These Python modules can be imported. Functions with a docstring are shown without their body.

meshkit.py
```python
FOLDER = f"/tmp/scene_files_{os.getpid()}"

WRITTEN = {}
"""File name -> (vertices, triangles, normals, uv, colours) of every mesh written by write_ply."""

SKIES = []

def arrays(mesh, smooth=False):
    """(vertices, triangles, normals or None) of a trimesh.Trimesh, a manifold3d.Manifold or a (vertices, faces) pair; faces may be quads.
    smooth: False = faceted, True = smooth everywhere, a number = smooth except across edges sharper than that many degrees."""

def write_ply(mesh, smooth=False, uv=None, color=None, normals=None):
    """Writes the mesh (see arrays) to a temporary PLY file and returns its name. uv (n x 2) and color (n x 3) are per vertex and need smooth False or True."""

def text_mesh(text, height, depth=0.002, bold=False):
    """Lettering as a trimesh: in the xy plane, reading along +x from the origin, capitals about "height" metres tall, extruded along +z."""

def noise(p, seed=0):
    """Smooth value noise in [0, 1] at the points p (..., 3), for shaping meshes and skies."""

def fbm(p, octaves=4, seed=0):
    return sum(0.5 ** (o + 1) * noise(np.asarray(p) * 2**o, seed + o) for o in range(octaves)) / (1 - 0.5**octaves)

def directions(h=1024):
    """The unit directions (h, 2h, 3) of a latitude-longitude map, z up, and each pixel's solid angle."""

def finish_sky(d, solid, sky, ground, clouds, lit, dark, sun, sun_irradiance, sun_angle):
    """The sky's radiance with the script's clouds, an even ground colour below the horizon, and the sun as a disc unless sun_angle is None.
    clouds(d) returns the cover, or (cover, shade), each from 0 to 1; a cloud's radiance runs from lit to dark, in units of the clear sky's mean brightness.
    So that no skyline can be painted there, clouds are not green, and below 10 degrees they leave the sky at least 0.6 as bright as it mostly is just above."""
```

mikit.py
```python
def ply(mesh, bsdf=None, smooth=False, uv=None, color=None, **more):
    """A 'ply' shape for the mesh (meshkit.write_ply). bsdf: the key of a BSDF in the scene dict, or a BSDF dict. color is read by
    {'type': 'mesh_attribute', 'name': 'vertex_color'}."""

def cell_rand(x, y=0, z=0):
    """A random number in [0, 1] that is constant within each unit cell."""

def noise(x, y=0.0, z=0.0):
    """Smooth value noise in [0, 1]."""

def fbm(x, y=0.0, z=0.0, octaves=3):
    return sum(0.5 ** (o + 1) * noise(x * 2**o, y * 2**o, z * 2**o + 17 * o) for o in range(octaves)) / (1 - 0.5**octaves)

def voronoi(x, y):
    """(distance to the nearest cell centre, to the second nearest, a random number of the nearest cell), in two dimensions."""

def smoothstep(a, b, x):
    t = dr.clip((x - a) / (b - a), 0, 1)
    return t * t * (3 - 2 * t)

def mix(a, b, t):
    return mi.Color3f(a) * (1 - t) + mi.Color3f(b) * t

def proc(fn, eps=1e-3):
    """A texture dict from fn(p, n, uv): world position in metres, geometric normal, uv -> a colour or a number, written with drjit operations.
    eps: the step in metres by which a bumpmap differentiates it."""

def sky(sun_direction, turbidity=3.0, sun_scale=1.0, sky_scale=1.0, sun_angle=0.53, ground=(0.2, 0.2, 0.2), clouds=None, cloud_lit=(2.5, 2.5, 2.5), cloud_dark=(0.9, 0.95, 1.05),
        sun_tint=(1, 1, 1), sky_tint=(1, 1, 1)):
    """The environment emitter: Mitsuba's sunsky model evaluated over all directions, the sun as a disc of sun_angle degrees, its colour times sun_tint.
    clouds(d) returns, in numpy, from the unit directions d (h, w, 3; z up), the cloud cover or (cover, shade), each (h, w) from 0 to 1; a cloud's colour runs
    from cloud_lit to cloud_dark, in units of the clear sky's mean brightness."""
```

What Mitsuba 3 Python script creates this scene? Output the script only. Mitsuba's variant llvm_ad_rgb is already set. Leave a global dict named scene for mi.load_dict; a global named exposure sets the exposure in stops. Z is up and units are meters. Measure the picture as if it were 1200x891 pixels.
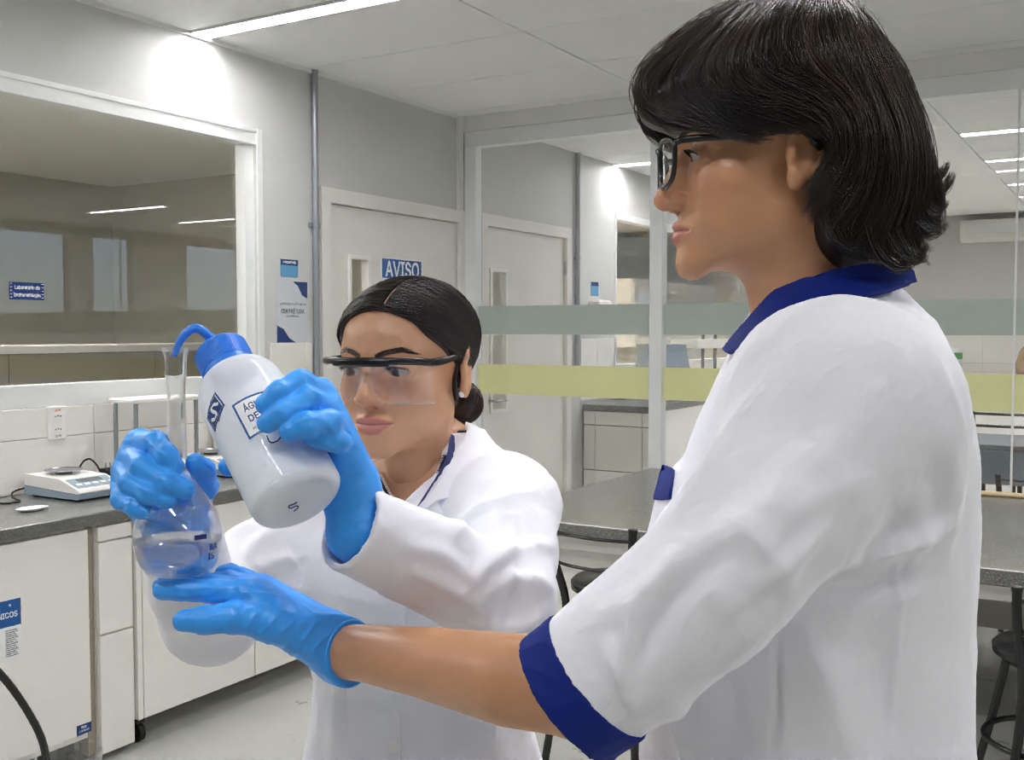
import math, random
import numpy as np, trimesh, drjit as dr, mitsuba as mi, mikit, meshkit
from mikit import proc, ply, noise, fbm, smoothstep, mix
T = mi.ScalarTransform4f
rng = np.random.default_rng(7)
scene, labels = {}, {}

# ---------------------------------------------------------------- camera, light, exposure
FOC, YAW, PIT, CAMH = 1230.0, math.radians(31.05), math.radians(2.68), 1.48
FW = np.array([-math.sin(YAW)*math.cos(PIT), math.cos(YAW)*math.cos(PIT), -math.sin(PIT)])
RT = np.array([math.cos(YAW), math.sin(YAW), 0.0]); UP = np.cross(RT, FW)
CAM = np.array([0, 0, CAMH])
scene['camera'] = {'type': 'perspective', 'fov': math.degrees(2*math.atan(600/FOC)), 'fov_axis': 'x', 'near_clip': 0.05, 'far_clip': 60.0,
                   'to_world': T().look_at(origin=CAM.tolist(), target=(CAM+FW).tolist(), up=[0, 0, 1])}
exposure = 2.63
SKY_SCALE, LAMP = 0.7, 9.0
scene['sky'] = mikit.sky((0.5, 0.2, 0.8), turbidity=4, sun_scale=0.0, sky_scale=SKY_SCALE, ground=(0.25, 0.24, 0.2))

def at(px, py, d):
    "world point seen at photo pixel (px, py), d metres in front of the lens"
    return CAM + d*(FW + RT*(px-600)/FOC - UP*(py-445.5)/FOC)

# ---------------------------------------------------------------- materials
def C(*rgb):
    "sRGB 0-255 to a linear colour"
    c = np.array(rgb)/255.0
    return np.where(c < .04045, c/12.92, ((c+.055)/1.055)**2.4).tolist()
def RGB(c): return {'type': 'rgb', 'value': list(map(float, c))}
def mat(key, col, rough=.5, spec=.5, **kw):
    d = {'type': 'principled', 'base_color': col if isinstance(col, dict) else RGB(col), 'roughness': rough, 'specular': spec}
    d.update(kw)
    scene[key] = {'type': 'twosided', 'bsdf': d}
    return key
mat('wall_paint', C(200, 200, 198), .55, .4)
mat('ceiling_white', C(228, 228, 226), .8, .2)
mat('white_tile', C(232, 230, 224), .2)
mat('grout', C(176, 172, 164), .9)
mat('white_laminate', C(233, 231, 226), .35)
mat('door_white', C(224, 221, 216), .45)
mat('white_metal', C(225, 227, 226), .3)
mat('alu_frame', C(230, 233, 234), .3)
mat('recess_beige', C(150, 143, 128), .6)
mat('joint_dark', C(120, 118, 112), .9)
mat('white_plastic', C(232, 231, 226), .3)
mat('cool_grey_plastic', C(140, 158, 172), .4)
mat('dark_grey', C(92, 96, 98), .5)
mat('black_paint', C(16, 16, 17), .28)
mat('black_rubber', C(14, 14, 15), .5)
mat('black_vinyl', C(20, 20, 22), .3)
mat('steel', C(170, 172, 176), .25, metallic=1.0)
mat('galvanised', C(150, 154, 160), .4, metallic=.6)
mat('sign_blue', C(28, 84, 150), .4)
mat('navy_print', C(24, 52, 110), .4)
mat('ink_dark', C(48, 56, 74), .6)
mat('paper_white', C(232, 233, 234), .6)
mat('paper_grey', C(196, 199, 206), .6)
mat('print_cyan', C(92, 150, 190), .5)
mat('teal', C(26, 104, 118), .4)
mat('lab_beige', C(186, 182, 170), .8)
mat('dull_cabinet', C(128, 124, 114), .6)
mat('slate_blue', C(104, 116, 124), .5)
mat('green_plastic', C(70, 150, 72), .35)
mat('cream_rubber', C(226, 204, 160), .35)
mat('red_print', C(200, 70, 60), .5)
mat('brown_paper', C(160, 130, 90), .7)
def _floor(p, n, uv):
    a = fbm(p.x*1.3, p.y*1.3, 0, 4)*.12 + noise(p.x*90, p.y*90)*.03
    s = smoothstep(.8, .9, noise(p.x*7.3, p.y*7.1, 5.0)*noise(p.x*60, p.y*57, 2.0)*1.18)
    return mix(mi.Color3f(C(180, 181, 176)), mi.Color3f(C(156, 157, 152)), a*2.0)*(1-.35*s)
mat('epoxy_floor', proc(_floor), .3)
def _granite(p, n, uv):
    q = p*420.0
    g = noise(q.x, q.y, q.z)*.6 + noise(q.x*.45+9, q.y*.45, q.z*.45)*.4
    sp = smoothstep(.62, .80, g)
    dk = smoothstep(.42, .22, g)
    c = mix(mi.Color3f(C(104, 104, 101)), mi.Color3f(C(158, 157, 152)), sp)
    return mix(c, mi.Color3f(C(54, 54, 53)), dk*.8)
mat('granite', proc(_granite), .22)
scene['clear_pane'] = {'type': 'thindielectric', 'int_ior': 1.5}
def film(key, col, w, dt):
    scene[key] = {'type': 'blendbsdf', 'weight': w, 'a': {'type': 'thindielectric', 'int_ior': 1.5},
                  'b': {'type': 'principledthin', 'base_color': RGB(col), 'roughness': .4, 'diff_trans': dt, 'spec_trans': 0.0}}
film('film_grey', C(205, 214, 208), .84, 1.0)
film('film_olive', C(240, 240, 200), .84, 1.0)
scene['lamp_glow'] = {'type': 'diffuse', 'reflectance': RGB([.8, .8, .8])}

# ---------------------------------------------------------------- helpers
def tag(key, label=None, cat=None, group=None, kind=None):
    d = {k: v for k, v in (('label', label), ('category', cat), ('group', group), ('kind', kind)) if v}
    if d: labels[key] = {**labels.get(key, {}), **d}
_used = set()
def uniq(key):
    if key not in _used:
        _used.add(key); return key
    i = 1
    while f'{key}_{i:03d}' in _used: i += 1
    _used.add(f'{key}_{i:03d}'); return f'{key}_{i:03d}'
def add(key, mesh, bsdf, smooth=False, label=None, cat=None, group=None, kind=None, color=None, to_world=None, **kw):
    "one entry of the scene: a mesh (or a finished shape dict) under a fresh key"
    key = uniq(key)
    d = dict(mesh) if isinstance(mesh, dict) else ply(mesh, bsdf, smooth, color=color, **kw)
    if isinstance(mesh, dict) and bsdf: d['bsdf'] = {'type': 'ref', 'id': bsdf}
    if to_world is not None: d['to_world'] = to_world
    scene[key] = d
    tag(key, label, cat, group, kind)
    return key
def thing(name, label, cat, group=None, kind=None):
    key = uniq(name); tag(key, label, cat, group, kind); return key
def cbox(x0, x1, y0, y1, z0, z1, b=.002):
    "box with chamfered edges"
    s = np.array([x1-x0, y1-y0, z1-z0])/2; c = np.array([x1+x0, y1+y0, z1+z0])/2
    b = min(b, s.min()*.9)
    if b <= 0: return trimesh.creation.box(extents=s*2, transform=trimesh.transformations.translation_matrix(c))
    P = []
    for sx in (-1, 1):
        for sy in (-1, 1):
            for sz in (-1, 1):
                for ax in range(3):
                    q = s.copy(); q -= b; q[ax] = s[ax]; P.append(q*[sx, sy, sz])
    m = trimesh.convex.convex_hull(np.array(P)); m.apply_translation(c); return m
def box(*a): return cbox(*a, b=0)
def join(*ms): return trimesh.util.concatenate([m for m in ms])
def lathe(profile, n=48, c=(0, 0, 0)):
    m = trimesh.creation.revolve(np.array(profile, float), sections=n); m.apply_translation(c); return m
def spline(pts, n):
    "Catmull-Rom through pts, n samples"
    P = np.asarray(pts, float)
    if len(P) == 2: return P[0] + np.linspace(0, 1, n)[:, None]*(P[1]-P[0])
    from scipy.interpolate import CubicSpline
    t = np.r_[0, np.cumsum(np.linalg.norm(np.diff(P[:, :3], axis=0), axis=1)**.7+1e-9)]
    return CubicSpline(t, P, bc_type='natural')(np.linspace(0, t[-1], n))
def frames(P, up=None):
    "parallel-transport frames along the polyline"
    tg = np.gradient(P, axis=0); tg /= np.linalg.norm(tg, axis=1, keepdims=True)+1e-12
    u = np.array(up if up is not None else [0, 0, 1.0])
    if abs(u @ tg[0]) > .95: u = np.array([1.0, .2, 0])
    A = []
    for t in tg:
        u = u - (u @ t)*t; u /= np.linalg.norm(u)+1e-12; A.append(u.copy())
    A = np.array(A); return tg, A, np.cross(tg, A)
def tube(pts, r, n=24, k=10, cap=True, flat=1.0, up=None, smoothpath=True):
    "swept tube; r a number or one radius per sample; flat squashes it across its second axis"
    P = spline(pts, n) if smoothpath else np.asarray(pts, float)
    n = len(P); r = np.broadcast_to(np.interp(np.linspace(0, 1, n), np.linspace(0, 1, len(np.atleast_1d(r))), np.atleast_1d(r)), (n,))
    tg, a, b = frames(P, up)
    th = np.arange(k)*2*np.pi/k
    V = (P[:, None] + r[:, None, None]*(np.cos(th)[None, :, None]*a[:, None] + flat*np.sin(th)[None, :, None]*b[:, None])).reshape(-1, 3)
    i, j = np.meshgrid(np.arange(n-1), np.arange(k), indexing='ij'); j2 = (j+1) % k
    q = np.stack([i*k+j, i*k+j2, (i+1)*k+j2, (i+1)*k+j], -1).reshape(-1, 4)
    F = np.vstack([q[:, [0, 1, 2]], q[:, [0, 2, 3]]])
    if cap:
        V = np.vstack([V, P[0], P[-1]]); c0, c1 = n*k, n*k+1
        jj = np.arange(k); F = np.vstack([F, np.stack([np.full(k, c0), (jj+1) % k, jj], 1), np.stack([np.full(k, c1), (n-1)*k+jj, (n-1)*k+(jj+1) % k], 1)])
    return trimesh.Trimesh(V, F, process=False)
def rod(p, q, r, k=12): return tube([p, q], r, n=2, k=k, smoothpath=False)
def place(origin, ex, ey, ez):
    "matrix taking local axes to the given world axes at origin"
    M = np.eye(4); M[:3, 0], M[:3, 1], M[:3, 2], M[:3, 3] = ex, ey, ez, origin; return M
def moved(m, M):
    m = m.copy(); m.apply_transform(M); return m
def text(s, h, M, depth=.0006, bold=False, width=None):
    m = meshkit.text_mesh(s, h, depth, bold)
    if width: m.apply_scale([width/m.extents[0], 1, 1])
    m.apply_transform(M); return m
# a board on the left wall reads along +y, faces +x: local x -> +y, local y -> +z, local z -> +x
def on_left(x, y, z): return place((x, y, z), (0, 1, 0), (0, 0, 1), (1, 0, 0))

# ---------------------------------------------------------------- room shell
WX, GY, HZ, FY, RX, BY = -3.587, 5.40, 2.775, 12.83, 4.0, -3.2
HT = HZ+.07
def S(key, mesh, bsdf, label=None, **kw): return add(key, mesh, bsdf, label=label, kind='structure', **kw)
S('floor', box(-8, RX, BY, FY, -.1, 0), 'epoxy_floor', 'smooth light grey epoxy floor')
wl = S('wall_left', join(
    box(WX-.12, WX, BY, .2, 0, HT), box(WX-.12, WX, .2, 3.635, 0, 1.215), box(WX-.12, WX, .2, 3.635, 2.405, HT),
    box(WX-.12, WX, 3.635, 4.11, 0, HT), box(WX-.12, WX, 4.11, 5.36, 2.165, HT), box(WX-.12, WX, 5.36, 5.56, 0, HT),
    box(WX-.12, WX, 5.56, 6.77, 2.175, HT), box(WX-.12, WX, 6.77, 7.53, 0, HT), box(WX-.12, WX, 7.53, 12.3, 0, 1.2),
    box(WX-.12, WX, 7.53, 12.3, 2.41, HT), box(WX-.12, WX, 12.3, FY, 0, HT)), 'wall_paint', 'pale grey painted wall with a tiled lower part')
def tiles(holder, y0, y1, z0, z1, jy, ty=.617, th=.35, ztop=1.423, t=.012):
    made = {}
    ys = [y0] + [y for y in np.arange(jy-20*ty, y1, ty) if y0+.03 < y < y1-.03] + [y1]
    zs = sorted([z0] + [z for z in (ztop-k*th for k in range(0, 5)) if z0+.02 < z < z1-.02] + [z1])
    for a, b in zip(ys, ys[1:]):
        for c, d in zip(zs, zs[1:]):
            k = (round(b-a, 3), round(d-c, 3))
            if k not in made: made[k] = ply(cbox(0, t, 0, k[0]-.003, 0, k[1]-.003, .0015), 'white_tile')
            add(holder+'__tile', made[k], None, to_world=T().translate([WX+.001+rng.uniform(0, .0006), a+.0015, c+.0015]))
tiles(wl, .2, 3.635, .87, 1.19, 2.711)
tiles(wl, 3.70, 3.995, .87, 1.423, 2.711)
tiles(wl, 6.93, 7.50, .96, 1.423, 7.2)
tiles(wl, 7.50, 12.2, .96, 1.185, 7.2)
S('wall_right', join(box(RX, RX+.12, BY, 7.3, 0, HT), box(RX, RX+.12, 7.3, 11.2, 0, 1.55), box(RX, RX+.12, 7.3, 11.2, 2.66, HT),
    box(RX, RX+.12, 8.25, 8.6, 1.55, 2.66), box(RX, RX+.12, 9.2, 10.1, 1.55, 2.66), box(RX, RX+.12, 11.2, FY, 0, HT)), 'wall_paint', 'plain grey side wall with windows, out of view')
S('wall_back', box(-8, RX, BY-.12, BY, 0, HT), 'wall_paint', 'plain grey wall behind the viewer')
wf = S('wall_far', box(WX-.12, RX, FY, FY+.12, 0, HT), 'wall_paint', 'pale grey far wall with white tiles along its lower half')
ft = ply(cbox(0, .597, -.012, 0, 0, .347, .0015), 'white_tile')
for i in range(10):
    for j in range(3):
        add(wf+'__tile', ft, None, to_world=T().translate([-3.35+.6*i, FY-.001, 1.47-.35*(j+1)]))
cl = S('ceiling', box(-8, RX, BY, FY, HT, HT+.1), 'joint_dark', 'suspended ceiling of large pale panels')
S('trim_1', box(WX, WX+.02, .0, GY-.06, HZ-.016, HZ), 'ceiling_white', 'thin pale trim along the ceiling edge')
cells = {}
XS = [WX+.002+1.25*k for k in range(0, 7)]
# lamp rows: (column index, y of the far edge of the lamp)
LAMPS = [(0, 3.35), (2, 3.35), (0, 1.475), (2, 1.475), (4, 1.475), (4, 3.35), (2, -.4), (0, -.4), (4, -.4), (0, 7.60), (2, 7.60), (4, 7.60), (2, 8.85), (4, 8.85), (2, 10.35), (4, 10.35), (0, 10.35)]
def lampcell(i, y0, y1): return any(i == c and y0 < ly-.06 < y1 for c, ly in LAMPS)
YJ = [3.35+.625*k for k in range(-8, 16)]
for y0, y1 in zip(YJ, YJ[1:]):
    for (a, b) in ([(y0, y1)] if not (y0 < GY < y1) else [(y0, GY-.04), (GY+.04, y1)]):
        if b > FY: b = FY-.003
        if b-a < .05: continue
        for i, (x0, x1) in enumerate(zip(XS, XS[1:])):
            x1 = min(x1, RX-.003)
            segs = [(a, b)]
            for c, ly in LAMPS:
                if c == i: segs = [s for p, q in segs for s in ((p, min(q, ly-.125)), (max(p, ly), q)) if s[1]-s[0] > .02]
            for p, q in segs:
                k = (round(x1-x0, 3), round(q-p, 3))
                if k not in cells: cells[k] = ply(cbox(0, k[0]-.006, 0, k[1]-.006, 0, .011, .002), 'ceiling_white')
                add(cl+'__panel', cells[k], None, to_world=T().translate([x0+.003, p+.003, HZ+rng.uniform(0, .0012)]))
# lamps: trough housing, glowing diffuser, thin cross louvres
_house = ply(join(box(0, 1.238, 0, .012, 0, .05), box(0, 1.238, .106, .118, 0, .05), box(0, .012, .012, .106, 0, .05), box(1.226, 1.238, .012, .106, 0, .05), box(0, 1.238, 0, .118, .05, .054)), 'white_metal')
_lv = ply(box(0, .003, .012, .106, .001, .009), 'white_metal')
_glow = meshkit.write_ply(([[.014, .014, .010], [1.224, .014, .010], [1.224, .104, .010], [.014, .104, .010]], [[0, 2, 1], [0, 3, 2]]))
for n, (c, ly) in enumerate(LAMPS):
    col = {0: 'at the left wall', 2: 'in the middle', 4: 'on the right side'}[c]
    lk = thing('ceiling_lamp', 'long bright recessed strip lamp ending at the left wall, above the viewing window' if n == 0 else
               f'recessed strip lamp {col} beyond the glass, {"nearest" if ly < 8 else "second" if ly < 9 else "farthest"} row' if ly > GY else
               f'recessed strip lamp {col}, {"front" if ly > 3 else "middle" if ly > 0 else "rear"} row overhead, out of view', 'ceiling lamp')
    w = T().translate([XS[c]+.006, ly-.1215, HZ-.006])
    add(lk+'__housing', _house, None, to_world=w)
    for q in range(0, 8 if n in (0, 9, 10) else 0): add(lk+'__louvre', _lv, None, to_world=w @ T().translate([.1+.15*q, 0, 0]))
    add(lk+'__diffuser', {'type': 'ply', 'filename': _glow, 'face_normals': True, 'bsdf': {'type': 'ref', 'id': 'lamp_glow'},
        'emitter': {'type': 'area', 'radiance': RGB([LAMP*1.0, LAMP*.985, LAMP*1.0])}}, None, to_world=w)

# window in the left wall, and the dim room behind it
wk = S('window_1', box(WX-.062, WX-.058, .255, 3.58, 1.27, 2.35), 'clear_pane', 'large clear fixed window into the dim next laboratory')
add(wk+'__frame', join(box(WX-.08, WX+.012, .2, 3.65, 1.19, 1.2749), box(WX-.08, WX+.004, .2, 3.635, 2.352, 2.405), box(WX-.08, WX-.02, 3.578, 3.635, 1.275, 2.352),
    box(WX-.08, WX-.02, .2, .255, 1.275, 2.352), box(WX, WX+.012, 3.632, 3.662, 1.275, 2.425), box(WX, WX+.010, .17, 3.632, 2.405, 2.425)), 'white_metal')
S('wall_side_next', join(box(-8.1, -8, BY, FY, 0, HT), box(-8, WX-.13, 6.3, 6.4, 0, HT)), 'lab_beige', 'beige wall of the dim next laboratory')
S('ceiling_next', box(-8, WX-.12, BY, 6.3, HZ, HZ+.03), 'ceiling_white', 'pale ceiling of the dim next laboratory')
for _y, _l in ((.30, 'strip lamp in the dim next laboratory, out of view'), (2.5, 'second strip lamp in the dim next laboratory, out of view')):
    lk = thing('ceiling_lamp', _l, 'ceiling lamp')
    add(lk+'__housing', box(-5.9, -4.6, _y, _y+.16, HZ-.03, HZ-.001), 'white_metal')
    add(lk+'__diffuser', {'type': 'ply', 'filename': meshkit.write_ply(([[-5.88, _y+.02, HZ-.031], [-4.62, _y+.02, HZ-.031], [-4.62, _y+.14, HZ-.031], [-5.88, _y+.14, HZ-.031]], [[0, 2, 1], [0, 3, 2]])), 'face_normals': True,
        'bsdf': {'type': 'ref', 'id': 'lamp_glow'}, 'emitter': {'type': 'area', 'radiance': RGB([LAMP*1.7, LAMP*1.66, LAMP*1.5])}}, None)
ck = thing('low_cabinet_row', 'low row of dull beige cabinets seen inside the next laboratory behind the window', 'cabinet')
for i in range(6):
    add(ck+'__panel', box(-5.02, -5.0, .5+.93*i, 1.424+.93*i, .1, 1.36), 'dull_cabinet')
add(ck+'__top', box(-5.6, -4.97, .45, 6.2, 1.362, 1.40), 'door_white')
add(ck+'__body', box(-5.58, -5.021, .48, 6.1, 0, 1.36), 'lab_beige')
S('door_3', join(box(-7.99, -7.93, 3.1, 3.2, 0, 2.5), box(-7.99, -7.93, 4.1, 4.2, 0, 2.5), box(-7.99, -7.93, 3.2, 4.1, 2.4, 2.5), box(-7.99, -7.96, 3.2, 4.1, 0, 2.4)), 'door_white', 'pale door in the next laboratory')
sk = thing('room_sign', 'small navy sign reading Laboratório de Instrumentação stuck on the window glass', 'sign')
add(sk+'__board', box(WX-.057, WX-.055, 2.405, 2.548, 1.598, 1.664), 'navy_print')
add(sk+'__lettering', join(text('Laboratório de', .014, on_left(WX-.055, 2.424, 1.638), width=.105, bold=True), text('Instrumentação', .014, on_left(WX-.055, 2.420, 1.610), width=.113, bold=True),
    *[box(WX-.0551, WX-.0546, y, y+.008, 1.605+.013*k, 1.608+.013*k) for y in (2.407, 2.538) for k in range(5)]), 'paper_white')

# doors with their frames and slot windows
def door(n, y0, y1, ztop, ya, yb, za, zb, lab):
    k = S(f'door_{n}', join(box(WX-.045, WX-.005, y0, ya, .005, ztop), box(WX-.045, WX-.005, yb, y1, .005, ztop), box(WX-.045, WX-.005, ya, yb, .005, za), box(WX-.045, WX-.005, ya, yb, zb, ztop)), 'door_white', lab)
    add(k+'__frame', join(box(WX-.1, WX+.022, y0-.075, y0-.004, 0, ztop+.078), box(WX-.1, WX+.022, y1+.004, y1+.075, 0, ztop+.078), box(WX-.1, WX+.022, y0-.004, y1+.004, ztop+.005, ztop+.078)), 'door_white')
    add(k+'__pane_frame', join(box(WX-.004, WX+.006, ya-.022, ya, za-.022, zb+.022), box(WX-.004, WX+.006, yb, yb+.022, za-.022, zb+.022), box(WX-.004, WX+.006, ya, yb, za-.022, za), box(WX-.004, WX+.006, ya, yb, zb, zb+.022)), 'white_plastic')
    add(k+'__pane', box(WX-.028, WX-.024, ya, yb, za, zb), 'clear_pane')
    for z in (1.93, 1.1, .25):
        add(k+'__hinge', rod((WX+.006, y1+.002, z-.05), (WX+.006, y1+.002, z+.05), .008), 'steel', smooth=40)
    add(k+'__handle', join(tube([(WX-.004, y0+.06, 1.03), (WX+.045, y0+.06, 1.03), (WX+.05, y0+.075, 1.03), (WX+.05, y0+.17, 1.03)], .009, n=20, k=10), rod((WX-.004, y0+.06, 1.03), (WX+.004, y0+.06, 1.03), .024, 20)), 'steel', smooth=40)
    return k
d1 = door(1, 4.140, 5.325, 2.13, 4.315, 4.455, .95, 1.86, 'white door with a slot window and a blue AVISO notice')
d2 = door(2, 5.635, 6.69, 2.14, 5.71, 5.875, .97, 1.86, 'white door with a slot window seen through the glass partition')
ak = thing('warning_notice', 'blue and white AVISO notice on the white door', 'sign')
add(ak+'__board', cbox(WX-.0045, WX-.001, 4.568, 4.955, 1.50, 1.888, .001), 'paper_white')
add(ak+'__blue_band', box(WX-.001, WX+.0002, 4.58, 4.943, 1.772, 1.878), 'sign_blue')
add(ak+'__lettering', text('AVISO', .082, on_left(WX+.0002, 4.606, 1.784), width=.31, bold=True), 'paper_white', label='white capital lettering')
add(ak+'__small_lettering', text('USO', .034, on_left(WX-.001, 4.70, 1.722), width=.1, bold=True), 'ink_dark')
# conduits
def conduit(y, lab):
    k = thing('conduit_pipe', lab, 'pipe')
    add(k+'__pipe', rod((WX+.02, y, 1.2 if y > 6 else .87), (WX+.02, y, HZ-.012), .0165, 14), 'galvanised', smooth=40)
    for z in (2.01,):
        add(k+'__clamp', join(rod((WX+.02, y, z-.012), (WX+.02, y, z+.012), .020, 14), box(WX+.001, WX+.02, y-.034, y+.034, z-.011, z+.011)), 'galvanised')
    add(k+'__cap', rod((WX+.021, y, HZ-.012), (WX+.021, y, HZ-.0005), .0205, 14), 'galvanised', smooth=40)
conduit(4.020, 'grey vertical conduit pipe beside the AVISO door frame')
conduit(6.862, 'grey vertical conduit pipe seen through the glass partition')
# posters on the left wall
pk = thing('wall_poster', 'white CENTRÍFUGA document cover with navy corners on the wall', 'poster')
PX = WX+.002
add(pk+'__sheet', box(WX+.001, WX+.0032, 3.756, 3.972, 1.424, 1.722), 'paper_grey')
def tri(P, x, t=.0006): return moved(trimesh.creation.extrude_polygon(__import__('shapely').geometry.Polygon(P), t, engine='earcut'), on_left(x, 0, 0))
for _p in ([(3.868, 1.722), (3.972, 1.722), (3.972, 1.64), (3.935, 1.655), (3.905, 1.70)], [(3.756, 1.424), (3.885, 1.424), (3.84, 1.445), (3.80, 1.49), (3.756, 1.505)]):
    add(pk+'__corner_print', tri(_p, WX+.0032), 'navy_print', label='navy blue corner wedge')
add(pk+'__lettering', join(text('DOCUMENTOS TÉCNICOS', .010, on_left(WX+.0032, 3.778, 1.606), width=.18), text('CENTRÍFUGA', .02, on_left(WX+.0032, 3.783, 1.566), width=.165, bold=True), text('INSTRUMENTAÇÃO', .008, on_left(WX+.0032, 3.82, 1.548), width=.09)), 'ink_dark')
qk = thing('wall_sticker', 'small blue sticker above the white poster', 'sticker')
add(qk+'__sheet', box(WX+.001, WX+.003, 3.786, 3.908, 1.742, 1.828), 'print_cyan')
add(qk+'__heading', box(WX+.003, WX+.0036, 3.786, 3.908, 1.800, 1.828), 'navy_print')
add(qk+'__lettering', text('PROFPPR', .012, on_left(WX+.0036, 3.80, 1.808), width=.09, bold=True), 'paper_white')
q2 = thing('wall_sticker', 'small blue sticker on the wall beyond the glass partition', 'sticker')
add(q2+'__sheet', box(WX+.001, WX+.003, 7.11, 7.235, 1.745, 1.85), 'print_cyan')
add(q2+'__heading', box(WX+.003, WX+.0036, 7.11, 7.235, 1.82, 1.85), 'navy_print')
q3 = thing('paper_dispenser', 'small white dispenser on the wall under a blue sticker, beyond the glass', 'dispenser')
add(q3+'__body', cbox(WX+.001, WX+.1, 7.06, 7.28, 1.62, 1.712, .015), 'white_plastic')
add(q3+'__slot', box(WX+.1, WX+.102, 7.1, 7.24, 1.63, 1.645), 'dark_grey')

# glass partition across the room
gp = S('wall_glass', join(box(WX, RX, GY-.045, GY+.045, 2.684, HZ)), 'ceiling_white', 'glass partition with a white frame and two frosted stripes')
for x0, x1 in ((-3.569, -3.488), (-2.347, -2.271)):
    add(gp+'__post', cbox(x0, x1, GY-.035, GY+.035, 0, 2.59, .003), 'alu_frame')
add(gp+'__header', cbox(-3.569, RX, GY-.037, GY+.037, 2.59, 2.683, .004), 'alu_frame')
PANES = [(-3.488, -2.347), (-2.271, -.523), (-.515, 1.30), (1.308, RX)]
for a, b in PANES:
    add(gp+'__pane', box(a+.001, b-.001, GY-.004, GY+.004, .02, 2.589), 'clear_pane')
    add(gp+'__frosted_stripe', box(a+.001, b-.001, GY-.0052, GY-.0042, 1.459, 1.630), 'film_grey', label='grey frosted stripe')
    add(gp+'__frosted_stripe', box(a+.001, b-.001, GY-.0052, GY-.0042, 1.098, 1.278), 'film_olive', label='olive green frosted stripe')
for x in (-.519, 1.304): add(gp+'__seam', box(x-.005, x+.005, GY-.005, GY+.005, .02, 2.589), 'paper_white')
S('trim_2', box(WX, WX+.02, GY-.09, GY-.047, 0, HZ), 'ceiling_white', 'pale corner trim beside the glass partition')

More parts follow.
